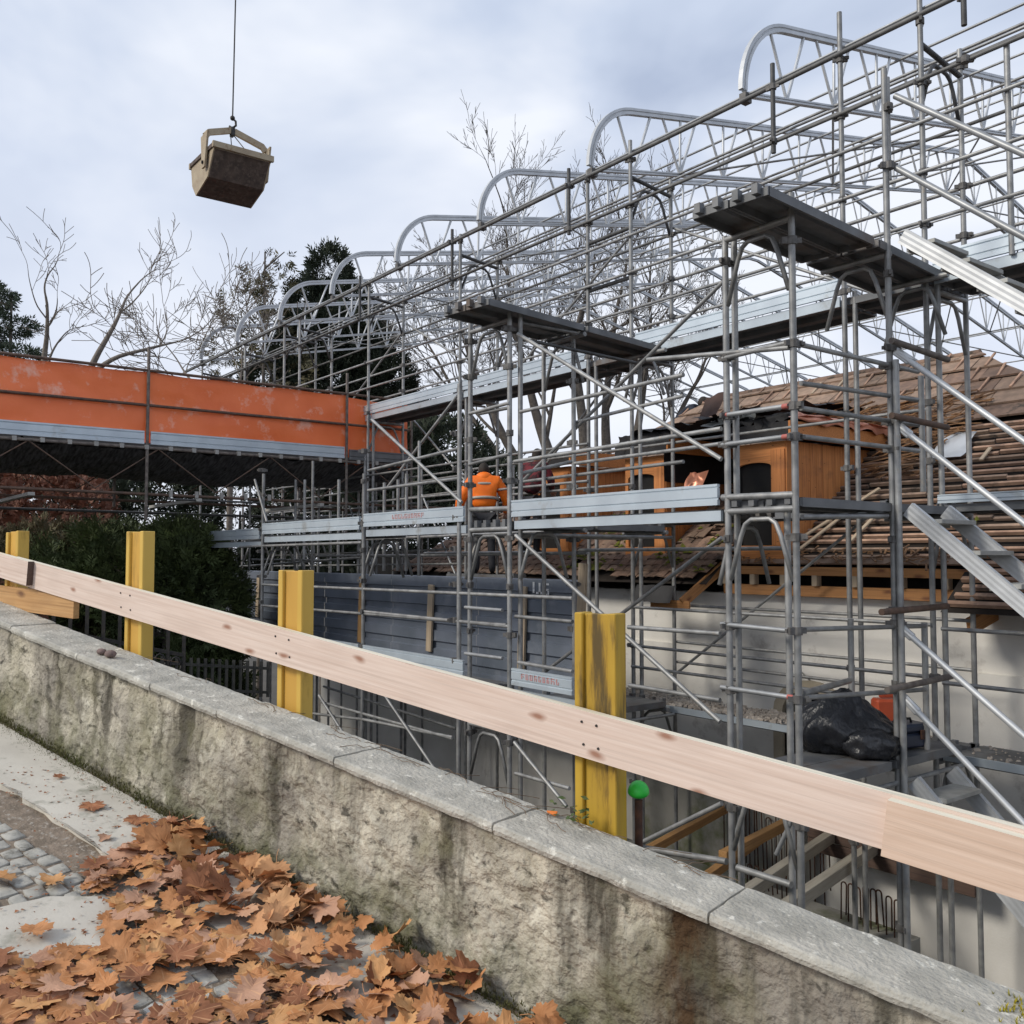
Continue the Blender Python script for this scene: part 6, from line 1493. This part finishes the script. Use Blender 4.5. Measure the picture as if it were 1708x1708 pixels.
# joints: 0 pelvis 1 waist 2 chest 3 neck | arms | legs
def std_pose(bend=.25, arm=(.2, .35), hipw=.10, legs=True, sh=.20, elb=((-.30, .10, 1.12), (.30, .10, 1.12)), hnd=((-.26, .30, .95), (.26, .30, .95))):
    c = math.sin(bend); h = math.cos(bend)
    ch = (0, c * .36, .95 + .36 * h); nk = (0, c * .54, .95 + .52 * h)
    J = [(0, 0, .95), (0, c * .18, .95 + .18 * h), ch, nk, (-sh, ch[1], ch[2] + .08), elb[0], hnd[0], (sh, ch[1], ch[2] + .08), elb[1], hnd[1]]
    Ed = [(0, 1), (1, 2), (2, 3), (2, 4), (4, 5), (5, 6), (2, 7), (7, 8), (8, 9)]
    Rr = [(.17, .13), (.165, .125), (.19, .135), .075, .085, .065, .05, .085, .065, .05]
    return J, Ed, Rr, ch, nk
def head(p, M, c, r=.095, hair='hair', face=1, helmet=None):
    bm = bmesh.new(); bmesh.ops.create_uvsphere(bm, u_segments=16, v_segments=12, radius=1)
    for v in bm.verts:
        x, y, z = v.co; k = 1 - .18 * max(0, -z); v.co = Vector((x * .078 * k, y * .098 * k, z * .118))
        if y > .8 and abs(z + .1) < .25: v.co.y += .012
    bm_box(bm, -.012, .012, .088, .118, -.03, .01)
    for s_ in (-1, 1): bm_box(bm, s_ * .078 - .008, s_ * .078 + .008, -.015, .02, -.03, .025)
    h = ob('head', bm_mesh('head', bm, 'skin', True), p, M @ Matrix.Translation(c))
    bm = bmesh.new(); bmesh.ops.create_uvsphere(bm, u_segments=16, v_segments=10, radius=1)
    for v in bm.verts: v.co = Vector((v.co.x * .086, v.co.y * .106 - .014, max(v.co.z, -.35) * .128 + .012))
    bmesh.ops.delete(bm, geom=[v for v in bm.verts if v.co.y > .055 and v.co.z < .05], context='VERTS')
    ob('hair', bm_mesh('hair', bm, hair, True), h, M @ Matrix.Translation(c))
    for s_ in (-1, 1):
        bm = bmesh.new(); bmesh.ops.create_uvsphere(bm, u_segments=8, v_segments=6, radius=.011); ob('eye', bm_mesh('eye', bm, 'black', True), h, M @ Matrix.Translation(Vector(c) + Vector((s_ * .032, .088, .012))))
    return h
def hand(p, M, c, d):
    V, F = [], []
    J = [(0, 0, 0), (0, .03, -.035), (0, .05, -.07)]
    for i in range(4):
        x = -.03 + .02 * i; parts = rod_path([(x, .03, -.06), (x, .055, -.09), (x, .06, -.125 + .012 * abs(i - 1.5))], .009, 6); V, F = merge([(V, F), parts])
    V, F = merge([(V, F), rod_path([(.035, .01, -.02), (.055, .03, -.05), (.05, .045, -.08)], .010, 6), rod_path([(-.0, -.01, .02), (0, .01, -.03), (0, .035, -.07)], .036, 8)])
    return ob('hand', meshify('hand', V, F, 'skin', True), p, M @ Matrix.Translation(c))
def legs(p, M, m, kn=((-.11, .06, .5), (.11, .06, .5)), ft=((-.12, -.02, .07), (.12, -.02, .07))):
    J = [(0, 0, .93)]; Ed = []; Rr = [(.16, .12)]
    for s_, k, f in ((-1, kn[0], ft[0]), (1, kn[1], ft[1])):
        i = len(J); J += [(s_ * .10, 0, .84), k, f, (f[0] * 1.1, f[1] + .17, f[2] - .03)]; Ed += [(0, i), (i, i + 1), (i + 1, i + 2), (i + 2, i + 3)]; Rr += [.10, .07, .055, .045]
    return skin_body('trousers', J, Ed, Rr, m, p, M)
# worker in orange, seen from behind, standing on an inner deck
face_dir = R(52.6 + 4)
J, Ed, Rr, ch, nk = std_pose(.12, elb=((-.36, .06, 1.10), (.36, .06, 1.10)), hnd=((-.38, .24, .90), (.34, .26, .92)))
Rr[0] = (.20, .15); Rr[1] = (.205, .155); Rr[2] = (.215, .16); Rr[4] = .105; Rr[7] = .105; Rr[5] = .085; Rr[8] = .085; Rr[6] = .062; Rr[9] = .062; Rr[3] = .10
p1 = thing('person', 'worker in an orange hi-vis jacket seen from behind, bending forward', 'person', (-11.35, 8.15, 1.36), 'workers on the site', face_dir); M = WM[p1.name]
jk = skin_body('jacket', J, Ed, Rr, 'hivis', p1, M); legs(p1, M, 'dark_cloth'); head(p1, M, (0, nk[1] + .10, nk[2] + .085))
for z, y, a, b in ((1.12, .045, .215, .165), (1.33, .10, .222, .17)):
    V, F = rod_path([(a * 1.03 * math.cos(R(t)), y + b * 1.06 * math.sin(R(t)), z - .02 * math.sin(R(t))) for t in range(0, 361, 20)], .024, 6); ob('reflective_band', meshify('reflective_band', V, F, 'reflective', True), jk, M)
bm = bmesh.new(); bmesh.ops.create_uvsphere(bm, u_segments=14, v_segments=8, radius=1)
for v in bm.verts: v.co = Vector((v.co.x * .135, v.co.y * .10, v.co.z * .10))
ob('hood', bm_mesh('hood', bm, 'hivis', True), jk, M @ Matrix.Translation((0, nk[1] - .03, nk[2] - .03)))
for h in (6, 9): hand(p1, M, J[h], 0)
# worker in a dark red checked shirt, half hidden beside the farthest dormer
J, Ed, Rr, ch, nk = std_pose(.35, elb=((-.27, .18, 1.16), (.27, .18, 1.16)), hnd=((-.16, .38, 1.05), (.16, .38, 1.05)))
p2 = thing('person', 'worker in a dark red checked shirt half hidden beside the farthest dormer', 'person', (-11.12, 8.85, 1.62), 'workers on the site', R(20)); M = WM[p2.name]
skin_body('shirt', J, Ed, Rr, 'plaid', p2, M); legs(p2, M, 'dark_cloth'); head(p2, M, (0, nk[1] + .05, nk[2] + .10))
for h in (6, 9): hand(p2, M, J[h], 0)
# worker in a navy jacket crouching on the far ridge
J = [(0, 0, .34), (0, .14, .48), (0, .30, .58), (0, .42, .64), (-.19, .32, .60), (-.27, .42, .36), (-.16, .58, .22), (.19, .32, .60), (.27, .42, .36), (.16, .58, .22)]
p3 = thing('person', 'worker in a navy jacket crouching at the far left end of the roof ridge', 'person', (-12.0, 13.1, 3.78), 'workers on the site', R(-60)); M = WM[p3.name]
skin_body('jacket', J, Ed, Rr, 'navy', p3, M)
skin_body('trousers', [(0, 0, .34), (-.10, .06, .33), (-.15, .32, .30), (-.13, .12, .06), (.10, .06, .33), (.15, .32, .30), (.13, .12, .06)], [(0, 1), (1, 2), (2, 3), (0, 4), (4, 5), (5, 6)], [(.15, .12), .09, .07, .05, .09, .07, .05], 'grey_board', p3, M)
head(p3, M, (0, .52, .70))
for h in (6, 9): hand(p3, M, J[h], 0)
deck((-12.2, 8.2, 1.35), (-10.6, 8.2, 1.35), .34, ms)
